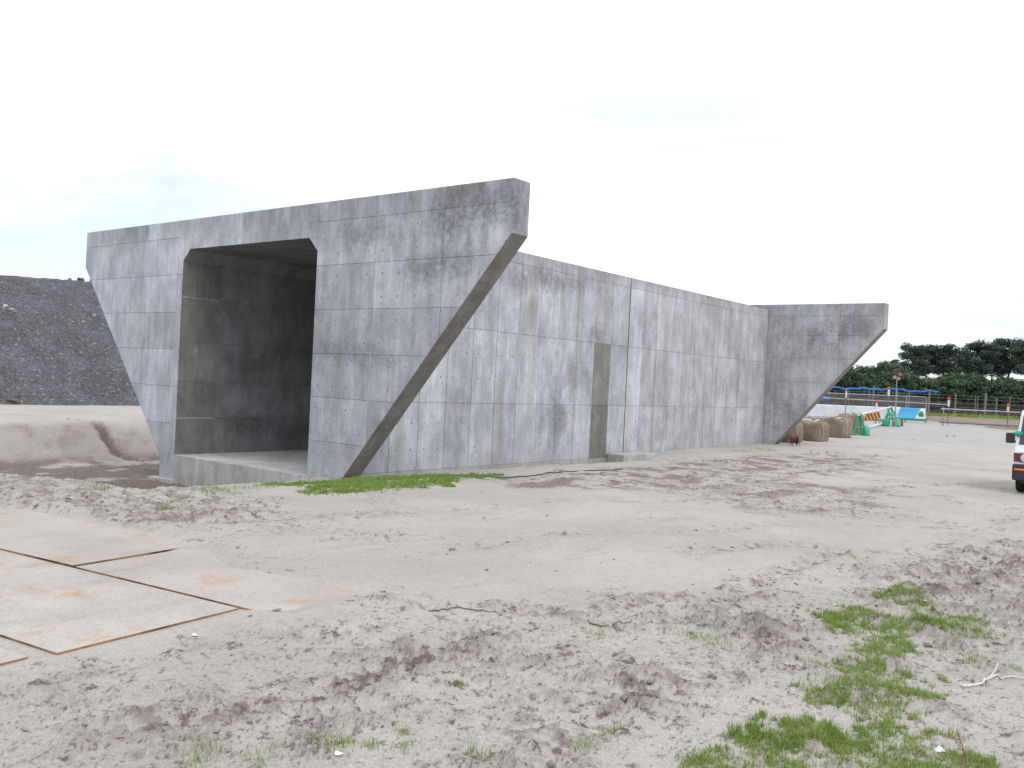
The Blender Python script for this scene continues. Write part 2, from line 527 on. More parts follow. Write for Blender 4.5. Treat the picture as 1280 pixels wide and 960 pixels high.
SAND, DAMP_SHADE_C = (0.53, 0.487, 0.438), (0.19, 0.160, 0.132)  # dry sand; dark tone for wet sand and painted clod shade
def sand_colour(g, p, damp_shade=None, rough=None):
    big = g.noise(p, .35, 5, .6)
    mid = g.noise(p, 2.3, 6, .65)
    fine = g.noise(p, 38, 4, .7)
    grit = g.noise(p, 140, 2, .6)
    c = g.mix(g.rng(big, .35, .68), SAND, (0.455, 0.415, 0.372))
    c = g.mix(g.rng(mid, .5, .8, 0, .40), c, (0.36, 0.32, 0.28))
    strk = g.noise(p, 1.0, 6, .65, stretch=(3.0, .7, 1), off=(3, 1, 0))
    c = g.mix(g.rng(strk, .54, .74, 0, .5), c, (0.37, 0.322, 0.275))
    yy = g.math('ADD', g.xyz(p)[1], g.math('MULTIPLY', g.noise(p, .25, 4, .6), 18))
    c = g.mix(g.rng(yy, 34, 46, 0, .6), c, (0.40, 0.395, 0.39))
    if damp_shade is not None:
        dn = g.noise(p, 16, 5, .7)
        f = g.math('MULTIPLY', damp_shade, g.rng(dn, .28, .62, .6, 1.2), clamp=True)
        c = g.mix(f, c, DAMP_SHADE_C)
        # moist crumbs turned up by wheels and feet, shadow of clod lips painted in
        cr = g.noise(p, 7.5, 9, .74, stretch=(1, 1, 1.5))
        cr2 = g.noise(p, 26, 6, .72, off=(3, 3, 3))
        fl = g.math('ADD', g.rng(cr, .545, .635), g.rng(cr2, .585, .69, 0, .75), clamp=True)
        fl = g.math('MULTIPLY', fl, g.rng(rough, .05, .42, .07, .92), clamp=True)
        c = g.mix(fl, c, (.135, .112, .094))
    c = g.scale(c, g.rng(fine, .25, .75, .86, 1.12))
    c = g.scale(c, g.rng(grit, .3, .7, .82, 1.14))
    sp = g.vor(p, 34).outputs['Distance']
    c = g.mix(g.rng(sp, .0, .13, .35, 0), c, (0.16, 0.15, 0.15))
    return c, fine, grit, mid
m_sand, g = new_mat('sand')
p = g.pos()
c, fine, grit, mid = sand_colour(g, p, g.attr('damp_shade'), g.attr('rough'))
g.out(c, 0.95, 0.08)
hh = g.math('ADD', g.math('MULTIPLY', fine, .6), g.math('MULTIPLY', g.noise(p, 11, 5, .65), 1.2))
g.bump(g.math('ADD', hh, g.math('ADD', g.math('MULTIPLY', grit, .22), g.math('MULTIPLY', g.noise(p, 26, 6, .72), .9))), .75, .03)
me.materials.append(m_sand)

# ------------------------------------------------------------------ concrete
def concrete(name, base=(.355, .362, .378), tie=None, tone=(.88, 1.1), tan=0.0, dark=0.5, streak=1.0, blots=(), wet=0.0, uneven=False):
    m, g = new_mat(name)
    p = g.pos()
    big = g.noise(p, .55, 6, .62)
    c = g.scale(base, g.rng(big, .3, .72, .84, 1.14))
    st = g.noise(p, 1.0, 5, .62, stretch=(5.5, 5.5, .32))
    c = g.scale(c, g.rng(st, .3, .7, 1-.10*streak, 1+.08*streak))
    st2 = g.noise(p, 1.0, 4, .6, stretch=(17, 17, .5), off=(4, 2, 1))
    c = g.scale(c, g.rng(st2, .3, .7, 1-.05*streak, 1+.05*streak))
    cl2 = g.noise(p, 2.6, 8, .68, stretch=(1, 1, .55), off=(11, 4, 6))
    c = g.scale(c, g.rng(cl2, .32, .68, .82, 1.16))
    mott = g.noise(p, 1.1, 9, .72, off=(7, 3, 2))
    speck = g.noise(p, 14, 6, .7)
    dk = g.math('MULTIPLY', g.rng(mott, .53, .70), g.rng(speck, .36, .62), clamp=True)
    c = g.mix(g.math('MULTIPLY', dk, dark), c, (.13, .13, .13))
    ef = g.noise(p, 1.6, 8, .7, stretch=(1.6, 1.6, .7), off=(1, 9, 5))
    c = g.mix(g.rng(ef, .57, .74, 0, .38), c, (.52, .53, .56))
    tn = g.noise(p, .9, 4, .6, stretch=(2.2, 2.2, .1), off=(2, 5, 8))
    c = g.mix(g.rng(tn, .52, .70, 0, .30+tan), c, (.33, .30, .24))
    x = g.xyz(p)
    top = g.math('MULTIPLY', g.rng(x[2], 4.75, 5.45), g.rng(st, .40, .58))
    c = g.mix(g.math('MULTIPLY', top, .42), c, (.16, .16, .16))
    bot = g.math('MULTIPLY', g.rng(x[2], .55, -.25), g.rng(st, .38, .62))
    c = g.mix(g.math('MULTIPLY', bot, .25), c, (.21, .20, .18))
    for q, r, a, zs in blots:
        mpn = g.t.nodes.new('ShaderNodeMapping'); g.put(mpn.inputs[0], p)
        mpn.inputs['Scale'].default_value = (1, 1, zs)
        d = g.dist(mpn.outputs[0], (q[0], q[1], q[2]*zs))
        f = g.math('MULTIPLY', g.rng(g.math('ADD', d, g.math('MULTIPLY', g.math('SUBTRACT', cl2, .5), r*1.6)), 0, r*1.15, 1, 0), g.rng(g.noise(p, 9, 9, .78), .30, .66, .15, 1))
        c = g.mix(g.math('MULTIPLY', f, min(1.0, a*1.2)), c, (.135, .135, .14))
    if uneven:                                        # grout that has partly filled the joints
        c = g.mix(g.rng(g.noise(p, 1.7, 5, .65), .38, .60), (.085, .08, .073), c)
    if wet:
        wn_ = g.noise(p, 2.2, 7, .7, stretch=(1, 1, .6))
        c = g.mix(g.rng(wn_, .3, .66, wet, wet*.45), c, (.095, .088, .075))
    fine = g.noise(p, 48, 5, .75)
    c = g.scale(c, g.rng(fine, .28, .72, .86, 1.11))
    pit_ = g.noise(p, 21, 5, .75, off=(5, 5, 5))
    c = g.mix(g.rng(pit_, .62, .74, 0, .5), c, (.17, .17, .175))
    c = g.scale(c, g.rng(speck, .3, .7, .90, 1.09))
    c = g.scale(c, g.rng(g.rand(), 0, 1, *tone))
    hgt = g.math('ADD', g.math('MULTIPLY', speck, .5), g.math('MULTIPLY', fine, .25))
    if tie:
        o = g.xyz(g.objc())
        def cell(v, s):
            return g.math('MULTIPLY', g.math('SUBTRACT', g.math('FRACT', g.math('ADD', g.math('DIVIDE', v, s), 50.0)), .5), s)
        a, b = cell(o[0], tie[0]), cell(o[1], tie[1])
        d = g.math('SQRT', g.math('ADD', g.math('MULTIPLY', a, a), g.math('MULTIPLY', b, b)))
        hole = g.rng(d, .020, .030, 1, 0)
        keep = g.rng(g.noise(p, 1.3, 2, .5, off=(9, 9, 9)), .40, .5)
        hole = g.math('MULTIPLY', hole, keep)
        c = g.mix(g.math('MULTIPLY', hole, .8), c, (.07, .07, .07))
        halo = g.math('MULTIPLY', g.math('MULTIPLY', g.rng(d, .02, .06, 1, 0), keep), .25)
        c = g.mix(halo, c, (.5, .5, .52))
        hgt = g.math('SUBTRACT', hgt, g.math('MULTIPLY', hole, 1.5))
    g.out(c, g.rng(mott, .3, .7, .75, .92), .25)
    g.bump(hgt, .22, .012)
    return m

FB = [((3.3, 0, 4.95), 1.5, .85, 2.2), ((4.2, 0, 5.0), .9, .7, 1.6), ((2.6, 0, 3.95), 1.0, .7, 3.0), ((.9, 0, 4.75), 1.2, .55, 2.5), ((3.2, 0, 4.1), .8, .6, 1.5), ((.4, 0, 2.4), .9, .5, 3), ((1.4, 0, 2.3), .9, .4, 2.5)]
SB = [((0, 7.2, 4.7), 1.0, .7, 2.4), ((0, 8.8, 4.75), 1.1, .6, 3), ((0, 8, 1.0), .8, .6, 1), ((0, 8.6, 2.2), .8, .5, 1), ((0, 10, 3.4), .9, .5, 2), ((0, 10, .7), .8, .5, 1), ((0, 6.0, 4.6), 1.0, .5, 2)]
WB = [((1.9, 22.09, 4.2), 1.5, .6, 2), ((3.2, 22.09, 4.5), 1.3, .5, 2), ((1.0, 22.09, 1.4), 1.0, .45, 1.5)]
IB = [((-5.61, 2.2, 2.0), 1.0, .9, 1.3), ((-5.61, 3.2, 2.6), .9, .8, 1.3), ((-5.61, 2.0, .5), .9, .8, 2.2), ((-5.61, 3.6, .3), 1.0, .8, 2.5), ((-5.61, 3.4, 1.4), .8, .7, 2)]
m_core = concrete('concrete_joint', (.20, .188, .17), tone=(1, 1), dark=.9, uneven=True)
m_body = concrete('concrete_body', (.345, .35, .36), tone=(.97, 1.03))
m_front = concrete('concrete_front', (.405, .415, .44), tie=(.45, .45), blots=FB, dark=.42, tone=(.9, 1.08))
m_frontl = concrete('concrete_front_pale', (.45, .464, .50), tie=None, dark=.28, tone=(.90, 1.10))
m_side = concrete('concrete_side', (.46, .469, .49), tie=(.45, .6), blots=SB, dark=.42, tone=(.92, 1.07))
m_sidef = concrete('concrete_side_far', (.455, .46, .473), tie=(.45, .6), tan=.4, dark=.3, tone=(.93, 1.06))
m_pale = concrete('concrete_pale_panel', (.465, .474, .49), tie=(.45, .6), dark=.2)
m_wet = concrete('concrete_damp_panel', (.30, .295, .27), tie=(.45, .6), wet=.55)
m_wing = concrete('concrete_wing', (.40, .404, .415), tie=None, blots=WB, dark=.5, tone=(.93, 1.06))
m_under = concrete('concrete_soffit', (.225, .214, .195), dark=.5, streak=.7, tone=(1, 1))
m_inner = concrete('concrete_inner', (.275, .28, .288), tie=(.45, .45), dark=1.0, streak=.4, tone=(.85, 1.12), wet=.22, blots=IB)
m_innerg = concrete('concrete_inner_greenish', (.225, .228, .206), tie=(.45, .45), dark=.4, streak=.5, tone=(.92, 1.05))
m_floor = concrete('concrete_floor', (.52, .51, .495), dark=.2, streak=0)
m_slab = concrete('concrete_slab_edge', (.47, .455, .43), dark=.4, streak=.6, tan=.3)

# formwork panels cast into the concrete faces -----------------------------------
def clip(poly, nx, ny, d):
    """keep the side nx*x+ny*y <= d"""
    out = []
    n = len(poly)
    for i in range(n):
        a, b = poly[i], poly[(i+1) % n]
        fa, fb = nx*a[0]+ny*a[1]-d, nx*b[0]+ny*b[1]-d
        if fa <= 0: out.append(a)
        if (fa < 0 < fb) or (fb < 0 < fa):
            t = fa/(fa-fb); out.append((a[0]+t*(b[0]-a[0]), a[1]+t*(b[1]-a[1])))
    return out
def area(poly):
    return .5*sum(a[0]*b[1]-b[0]*a[1] for a, b in zip(poly, poly[1:]+poly[:1]))
def inset(poly, e):
    if area(poly) < 0: poly = poly[::-1]
    q = poly
    for a, b in zip(poly, poly[1:]+poly[:1]):
        l = math.hypot(b[0]-a[0], b[1]-a[1])
        if l < 1e-6: continue
        nx, ny = (b[1]-a[1])/l, -(b[0]-a[0])/l
        q = clip(q, nx, ny, nx*a[0]+ny*a[1]-e)
        if len(q) < 3: return []
    return q
PCACHE = {}
TH = .006
def panel_obj(poly, basis, off, mat, parent, name='panel'):
    """poly in plane coordinates (u, w); basis = (origin, u axis, w axis, outward normal)"""
    o, u, w, n = [Vector(v) for v in basis]
    cx = .5*(min(a[0] for a in poly)+max(a[0] for a in poly)); cy = .5*(min(a[1] for a in poly)+max(a[1] for a in poly))
    loc = [(round(a[0]-cx, 4), round(a[1]-cy, 4)) for a in poly]
    flip = u.cross(w).dot(n) < 0
    key = (tuple(loc), mat.name, flip)
    if key not in PCACHE:
        b = MB(); k = len(loc)
        e = .002
        ins = inset(loc, e) if len(inset(loc, e)) == k and area(loc) > 0 else loc
        V_ = [(a[0], a[1], -TH-.002) for a in loc]+[(a[0], a[1], -e) for a in loc]+[(a[0], a[1], 0) for a in ins]
        F2 = [tuple(range(2*k, 3*k))]
        for r0 in (0, k):
            F2 += [(r0+i, r0+(i+1) % k, r0+k+(i+1) % k, r0+k+i) for i in range(k)]
        me_ = bpy.data.meshes.new(name)
        me_.from_pydata(V_, [], F2); me_.materials.append(mat)
        PCACHE[key] = me_
    ob = bpy.data.objects.new(name, PCACHE[key])
    col.objects.link(ob)
    pos = o + u*cx + w*cy + n*off
    mw = Matrix.Identity(4)
    for i in range(3):
        mw[i][0], mw[i][1], mw[i][2], mw[i][3] = u[i], w[i], n[i], pos[i]
    ob.parent = parent
    ob.matrix_basis = mw
    ob.matrix_parent_inverse = world_of(parent).inverted()
    return ob
def panels(region, us, ws, basis, parent, matf, gap=.007, off=0.0, vgap=0):
    us, ws = sorted(us), sorted(ws)
    for i in range(len(us)-1):
        for j in range(len(ws)-1):
            q = [(us[i], ws[j]), (us[i+1], ws[j]), (us[i+1], ws[j+1]), (us[i], ws[j+1])]
            rg = region if area(region) > 0 else region[::-1]
            for a, b in zip(rg, rg[1:]+rg[:1]):
                l = math.hypot(b[0]-a[0], b[1]-a[1]); nx, ny = (b[1]-a[1])/l, -(b[0]-a[0])/l
                q = clip(q, nx, ny, nx*a[0]+ny*a[1])
                if len(q) < 3: break
            if len(q) < 3: continue
            cl = [q[0]]
            for v in q[1:]:
                if math.hypot(v[0]-cl[-1][0], v[1]-cl[-1][1]) > 1e-4: cl.append(v)
            q = inset(cl, gap*.5)
            if vgap: q = [(min(max(v[0], us[i]+vgap*.5), us[i+1]-vgap*.5), v[1]) for v in q]
            if len(q) < 3 or abs(area(q)) < .012: continue
            panel_obj(q, basis, off, matf(i, j, us, ws), parent)

# dimensions of the culvert
XO, XI, XL, XLO = 0.0, -0.64, -5.61, -6.25          # right outer / inner, left inner / outer
XR, XLW = 4.489, -10.40                             # wing tips
ZB, ZS, ZF, ZC, ZR, ZT = -0.85, -0.17, -0.22, 4.74, 5.247, 5.452
TW, YJ, YE = 0.467, 11.50, 22.09
CH = .28
ZW = 4.50
SL = .866                                           # run per rise of the wing's sloping edge
def wing_poly(sign, x0, tip):
    """outline in (x, z): wing from the wall at x0 to the tip"""
    zt = ZT
    zlow = ZW - (abs(tip-x0))/SL
    return [(x0, zlow), (tip, ZW), (tip, zt), (x0, zt)]

near = empty('box_culvert', (-3.1, 5.7, ZB), 'near section of the grey concrete box culvert, with the dark square mouth and wing walls', 'culvert', 'concrete culvert sections')
far_ = empty('box_culvert', (-3.1, 17, ZB), 'far section of the grey concrete box culvert, beyond the dark vertical joint', 'culvert', 'concrete culvert sections')
T = TH
def build_section(root, y0, y1):
    sw = MB().box((XI, y0, ZS), (XO-T, y1, ZR)).build('side_wall', m_core, root)
    lw = MB().box((XLO, y0, ZS), (XL-T, y1, ZR)).build('side_wall', m_core, root)
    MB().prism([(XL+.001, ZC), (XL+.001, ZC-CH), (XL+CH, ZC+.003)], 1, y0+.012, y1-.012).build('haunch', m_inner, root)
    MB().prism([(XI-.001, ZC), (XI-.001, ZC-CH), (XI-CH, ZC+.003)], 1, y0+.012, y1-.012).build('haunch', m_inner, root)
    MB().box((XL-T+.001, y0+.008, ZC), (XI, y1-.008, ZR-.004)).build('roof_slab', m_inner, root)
    return sw, lw
sw1, lw1 = build_section(near, T, YJ)
sw2, lw2 = build_section(far_, YJ+.035, YE+TW-T)
for root, y0, y1 in ((near, .003, YJ), (far_, YJ+.03, YE+TW)):
    MB().box((XL-T+.002, y0, ZB-.4), (XI, y1, ZF)).build('floor_slab', m_floor if root is far_ else m_floor, root)
    MB().box((XI+.002, y0+.05, ZB), (XO+.03, y1, ZS-.003)).build('base_slab', m_slab, root, bevel=.01)
    MB().box((XLO-.03, y0+.05, ZB), (XL-T-.002, y1, ZS-.003)).build('base_slab', m_slab, root)
# edge of the floor slab seen in the mouth
panels([(XL, ZB-.4), (XI, ZB-.4), (XI, ZF-.002), (XL, ZF-.002)], [XL, -3.66, -1.85, XI], [ZB-.4, ZF], ((0, 0, 0), (1, 0, 0), (0, 0, 1), (0, -1, 0)), near, lambda *a: m_slab)
MB().box((XLO, .004, ZB), (XL-T, TW, ZS)).build('wall_foot', m_frontl, near)
MB().box((XI+.004, .004, ZB), (XO, TW, ZS)).build('wall_foot', m_front, near)
MB().prism([(-6.55, -.02), (-6.45, -.16), (-6.0, -.2), (-5.55, -.10), (-5.5, .0), (-6.25, .0), (-6.4, .2)], 2, ZB-.3, ZB+.03).build('lean_concrete', m_pale, near)

# wings ---------------------------------------------------------------------
def wing(root, ya, yb, x0, tip, mat_end, mat_under, face_mat_back):
    """solid wing with a separate skin for its sloping underside and its end"""
    P = wing_poly(1, x0, tip)
    s = 1 if tip > x0 else -1
    core = [(x0-s*.05, P[0][1]-.05/SL), (tip-s*T, ZW+T*.6), (tip-s*T, ZT-T), (x0-s*.05, ZT-T)]
    w = MB().prism(core, 1, ya, yb).build('wing_wall', m_core, root)
    return w, P
def wing_skins(w, ya, yb, x0, tip, mu, me_):
    s = 1 if tip > x0 else -1
    # underside: two or three lifts of shuttering
    L = math.hypot(abs(tip-x0), abs(tip-x0)/SL)
    u = Vector((s*SL, 0, 1)).normalized()
    v = Vector((0, 1, 0))
    n = Vector((s*1, 0, -SL)).normalized()
    zlow = ZW-abs(tip-x0)/SL
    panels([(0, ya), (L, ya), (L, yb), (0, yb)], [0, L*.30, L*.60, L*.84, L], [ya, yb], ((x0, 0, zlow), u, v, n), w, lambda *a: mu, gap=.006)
    panels([(ya, ZW), (yb, ZW), (yb, ZT), (ya, ZT)], [ya, yb], [ZW, ZT], ((tip, 0, 0), (0, 1, 0), (0, 0, 1), (s, 0, 0)), w, lambda *a: me_, gap=.006)
    panels([(x0, ya), (tip, ya), (tip, yb), (x0, yb)] if s > 0 else [(tip, ya), (x0, ya), (x0, yb), (tip, yb)], [min(x0, tip), max(x0, tip)], [ya, yb], ((0, 0, ZT), (1, 0, 0), (0, 1, 0), (0, 0, 1)), w, lambda *a: m_body, gap=.006)
wr1, PR = wing(near, T, TW-T, XO, XR, m_body, m_under, m_side)
wl1, PL = wing(near, T, TW-T, XLO, XLW, m_body, m_under, m_side)
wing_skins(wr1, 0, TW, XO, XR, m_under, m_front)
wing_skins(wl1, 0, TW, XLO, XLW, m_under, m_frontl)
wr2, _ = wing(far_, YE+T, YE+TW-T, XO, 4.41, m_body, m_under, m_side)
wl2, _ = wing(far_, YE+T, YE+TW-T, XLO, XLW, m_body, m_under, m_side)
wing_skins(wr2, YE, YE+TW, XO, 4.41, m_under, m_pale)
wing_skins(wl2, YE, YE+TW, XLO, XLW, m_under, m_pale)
# head wall strip above the mouth
hd = MB().box((XLO-.01, T, ZR-.02), (XO+.01, TW, ZT)).build('parapet', m_body, near)
hd2 = MB().box((XLO-.01, YE, ZR-.02), (XO+.01, YE+TW-T, ZT)).build('parapet', m_body, far_)

FRONT = ((0, 0, 0), (1, 0, 0), (0, 0, 1), (0, -1, 0))
zr = [-.85, -.37, .53, 1.43, 2.33, 3.23, 4.14, 5.04, ZT]
fm = lambda i, j, us, ws: m_front
# right of the mouth: wall end and wing as one cast face
regR = [(XI, -.85), (XO, -.85), (XO, PR[0][1]), (XR, ZW), (XR, ZT), (XI, ZT)]
panels([(XI, -.66), (PR[0][0], PR[0][1]), (XR, ZW), (XR, ZT), (XI, ZT)], [XI, 1.10, 2.90, XR], zr, FRONT, wr1, fm)
# left of the mouth
def lm(i, j, us, ws): return m_frontl
panels([(XL-.2, ZT), (XLW, ZT), (XLW, ZW), (XLO, PL[0][1]), (XL-.2, PL[0][1])][::-1], [XLW, -8.75, -7.25, XL-.2], zr, FRONT, wl1, lm)
panels([(XL-.2, -.85), (XL, -.85), (XL, 4.14), (XL-.2, 4.14)], [XL-.2, XL], [-.85, 1.43, 4.14], FRONT, wl1, lm)
e = .0045
panel_obj([(XL-.2+e, 4.14+e), (XL-e*.2, 4.14+e), (XL-e*.2, ZC-CH), (XL+CH, ZC), (-3.24-e, ZC), (-3.24-e, ZT-e), (XL-.2+e, ZT-e)], FRONT, 0, m_frontl, hd)
panel_obj([(-3.24+e, ZC), (XI-CH, ZC), (XI-e, ZC-CH), (XI-e, ZT-e), (-3.24+e, ZT-e)], FRONT, 0, m_front, hd)

# near side wall --------------------------------------------------------------
SIDE = ((0, 0, 0), (0, 1, 0), (0, 0, 1), (1, 0, 0))
zs = [ZS, 1.37, 3.16, 4.95, ZR]
ys1 = [.0] + [YJ - .96 - .885*k for k in range(11, -1, -1)] + [YJ]
ys1 = [y for y in ys1 if y > TW+.2 or y == 0]
ys1[0] = TW
def sm(i, j, us, ws):
    if abs((us[i]+us[i+1])/2-(YJ-.96-.44)) < .2 and ws[j+1] <= 3.2: return m_wet
    return m_side
panels([(TW, ZS), (YJ, ZS), (YJ, ZR), (TW, ZR)], ys1, zs, SIDE, sw1, sm, vgap=.013)
ys2 = [YJ+.035, 12.36] + [12.36+.885*k for k in range(1, 11)] + [YE]
def sm2(i, j, us, ws):
    return m_pale if i == 0 else m_sidef
panels([(YJ+.035, ZS), (YE, ZS), (YE, ZR), (YJ+.035, ZR)], ys2, zs, SIDE, sw2, sm2, vgap=.013)
MB().box((XI+.01, YJ-.003, ZB+.1), (XO-.03, YJ+.038, ZR-.03)).build('joint_filler', simple('bitumen_filler', (.012, .012, .013), .9), near)
# far wing face
WINGF = ((0, YE, 0), (1, 0, 0), (0, 0, 1), (0, -1, 0))
P2 = wing_poly(1, XO, 4.41)
panels([(XO+.006, P2[0][1]+.01), (4.41, ZW), (4.41, ZT), (XO+.006, ZT)], [XO, .42, 1.02, 2.82, 4.41], [-.85, .65, 1.55, 2.45, 3.35, 4.25, 5.0, ZT], WINGF, wr2, lambda *a: m_wing)
# inside of the left wall
INN = ((XL, 0, 0), (0, 1, 0), (0, 0, 1), (1, 0, 0))
def im(i, j, us, ws): return m_innerg if i == 0 else m_inner
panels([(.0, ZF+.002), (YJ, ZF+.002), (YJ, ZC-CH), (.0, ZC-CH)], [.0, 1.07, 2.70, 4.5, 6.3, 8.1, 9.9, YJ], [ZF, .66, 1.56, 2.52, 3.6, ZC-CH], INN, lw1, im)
for zz_ in (.66, 3.6):
    MB().box((XL, .02, zz_-.02), (XL+.008, 1.05, zz_+.02)).build('grout_fin', m_body, lw1)
MB().box((1.088, -.005, .68), (1.112, .0, 2.75)).build('grout_fin', m_pale, wr1)
# top of the box is bare concrete
MB().box((XLO, TW+.01, ZR), (XO-.002, YJ, ZR+.004)).build('top_screed', m_body, near)
MB().box((XLO, YJ+.035, ZR), (XO-.002, YE-.01, ZR+.004)).build('top_screed', m_body, far_)

# concrete block by the joint
bl = MB().prism([(0.035, 10.55), (.66, 10.50), (.70, 12.35), (0.035, 12.45)], 2, -.62, -.04).build('concrete_block', m_slab, bevel=.02)
tag(bl, 'low flat concrete block against the culvert side wall at the vertical joint', 'block')

# ------------------------------------------------------------------ steel road plates
m_plate, g = new_mat('rusty_plate')
p = g.pos()
c, fine, grit, mid = sand_colour(g, p)
rn = g.noise(p, 1.15, 6, .62, off=(1.7, 0, 0))
rust = g.mix(g.noise(p, 9, 5, .7), (.52, .31, .14), (.36, .19, .09))
nrm = g.t.nodes.new('ShaderNodeNewGeometry')
nz = g.xyz(nrm.outputs['Normal'])[2]
f = g.rng(rn, .54, .70, .0, .80)
f = g.math('MULTIPLY', f, g.rng(g.noise(p, 5, 6, .7), .35, .6, .35, 1))
f = g.math('MAXIMUM', f, g.rng(nz, .5, .9, 1, 0))
c = g.scale(c, g.rng(g.noise(p, .9, 5, .6), .3, .7, .84, .99))
c = g.mix(f, c, rust)
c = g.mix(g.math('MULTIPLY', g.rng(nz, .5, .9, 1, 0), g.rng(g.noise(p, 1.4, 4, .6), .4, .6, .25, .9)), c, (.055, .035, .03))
g.out(c, .9, .1)
g.bump(g.math('ADD', fine, g.noise(p, 14, 4, .6)), .3, .01)
A1 = Vector(G(298, 762)); A2 = Vector(G(63, 819)); S1 = Vector(G(90, 711)); S3 = Vector(G(365, 773))
ux = (A1 - S1).normalized(); uy = Vector((-ux.y, ux.x, 0))
def plate(corner, lx, ly, z, lab, tilt=0.0, rot=0.0):
    a = ux.copy(); a.rotate(Matrix.Rotation(rot, 3, 'Z')); b = Vector((-a.y, a.x, 0))
    q = [corner, corner+a*lx, corner+a*lx+b*ly, corner+b*ly]
    m_ = MB().prism([(v.x, v.y) for v in q], 2, z-.022, z)
    o = m_.build('steel_plate', m_plate, bevel=.003)
    return tag(o, lab, 'steel plate', 'steel road plates')
plate(A1, -6.1, -1.55, .013, 'rust-edged steel road plate whose two corners show in the left foreground')
plate(Vector(G(35, 823)), -6.1, -1.52, .013, 'steel road plate cut off by the lower left edge of the photo', rot=.02)
plate(S1+uy*.02+ux*.02, 3.05, 1.52, .020, 'sand-covered steel plate right of the crossing of the dark seams')
plate(S1+uy*.02-ux*.02, -6.1, 1.52, .028, 'sand-covered steel plate beyond the dark seam, left of the crossing', rot=.012)

# ------------------------------------------------------------------ gravel heap
def mound_h(X, Y):
    foot = -24.4 + .5*fbm(X*0, Y, 6, 3, seed=41)
    crest = 6.25 + .05*(Y-7)
    run = (foot - X)*.675 + .10*fbm(X, Y, 2.5, 4, seed=42)
    h = crest - .5*np.log1p(np.exp(np.clip((crest-run)/.5, -30, 30)))*1.0
    h = np.where(X > foot+1.0, -.4, h)
    endf = np.clip((Y+26)/9, -0.2, 1)*np.clip((44-Y)/9, -.2, 1)
    back = np.clip((X+62)/9, -.2, 1)
    h = np.maximum(h, -.4)*np.minimum(endf, back) - .15
    return h + .05*fbm(X, Y, .7, 4, .6, seed=43)
mx = np.concatenate([np.linspace(-23.2, -36, 170), np.linspace(-37, -64, 14)]); my = np.linspace(-28, 46, 300)
MX, MY = np.meshgrid(mx, my, indexing='ij')
MZ = mound_h(MX, MY)
I = np.arange(MX.size).reshape(MX.shape)
Fm = np.stack([I[:-1, :-1], I[1:, :-1], I[1:, 1:], I[:-1, 1:]], -1).reshape(-1, 4)[:, ::-1].tolist()
m_grav, g = new_mat('dark_gravel')
p = g.pos()
v = g.vor(p, 13)
vc = g.xyz(v.outputs['Color'])[0]
c = g.mix(g.rng(g.noise(p, .6, 5, .6), .35, .65), (.120, .121, .129), (.096, .095, .099))
c = g.scale(c, g.rng(vc, 0, 1, .75, 1.25))
v2 = g.vor(p, 11)
c = g.mix(g.rng(g.xyz(v2.outputs['Color'])[1], .955, .975, 0, .6), c, (.30, .29, .28))
c = g.scale(c, g.rng(g.noise(p, 24, 4, .7), .25, .75, .7, 1.3))
g.out(c, .95, .1)
g.bump(g.math('ADD', v.outputs['Distance'], g.noise(p, 22, 4, .7)), .5, .03)
heap = mesh('gravel_heap', np.stack([MX.ravel(), MY.ravel(), MZ.ravel()], 1), Fm, m_grav, None, True)
if heap.data.polygons[500].normal.z < 0: heap.data.flip_normals()
tag(heap, 'long heap of dark grey crushed stone rising behind the left wing wall', 'gravel heap')

ICO_V, ICO_F = None, None
def ico():
    bm = bmesh.new(); bmesh.ops.create_icosphere(bm, subdivisions=1, radius=1)
    V_ = np.array([v.co[:] for v in bm.verts]); F2 = [[v.index for v in f.verts] for f in bm.faces]
    bm.free(); return V_, np.array(F2)
IV, IF = ico()
def lumps(name, P, S, mat, parent=None, flat=.7, jitter=.25):
    """many small irregular stones in one mesh"""
    n = len(P); k = len(IV)
    r = rng.normal(1, jitter, (n, k, 1)).clip(.5, 1.6)
    rot = rng.random(n)*6.28
    base = IV[None]*r
    ax = rng.uniform(.7, 1.3, (n, 1, 3)); ax[:, :, 2] *= flat
    base = base*ax
    c_, s_ = np.cos(rot)[:, None], np.sin(rot)[:, None]
    x = base[..., 0]*c_-base[..., 1]*s_; y = base[..., 0]*s_+base[..., 1]*c_
    VV = np.stack([x, y, base[..., 2]], -1)*S[:, None, None]+P[:, None, :]
    FF = (IF[None]+np.arange(n)[:, None, None]*k).reshape(-1, 3)
    return mesh(name, VV.reshape(-1, 3), FF.tolist(), mat, parent)
n = 4500
sx = rng.uniform(-34.5, -24.6, n); sy = rng.uniform(-6, 14, n)
szr = np.minimum(.010+rng.exponential(.012, n), .10)
m_stone, g = new_mat('pale_stone')
c = g.mix(g.noise(g.pos(), 3.1, 3, .6), (.10, .10, .105), (.30, .285, .26))
c = g.scale(c, g.rng(g.noise(g.pos(), 25, 4, .7), .3, .7, .75, 1.25)); g.out(c, .9, .15)
st = lumps('stone', np.stack([sx, sy, mound_h(sx, sy)+szr*.2], 1), szr, m_stone, heap)
tag(st, kind='stuff')
# a few big pale stones on the heap
m_palestone = simple('white_stone', (.50, .48, .45), .9, .1, var=.3, nscale=14)
for px, py, s in ((15, 389, .22), (7, 383, .12), (190, 398, .1), (104, 403, .13), (118, 395, .09)):
    d = ray(px, py); t = 30.0
    while t < 60:
        q = CAM+d*t
        if q[2] < mound_h(np.array([q[0]]), np.array([q[1]]))[0]: break
        t += .05
    if t < 59.9:
        o = lumps('pale_stone', np.array([[q[0], q[1], q[2]+.02]]), np.array([s]), m_palestone, heap)

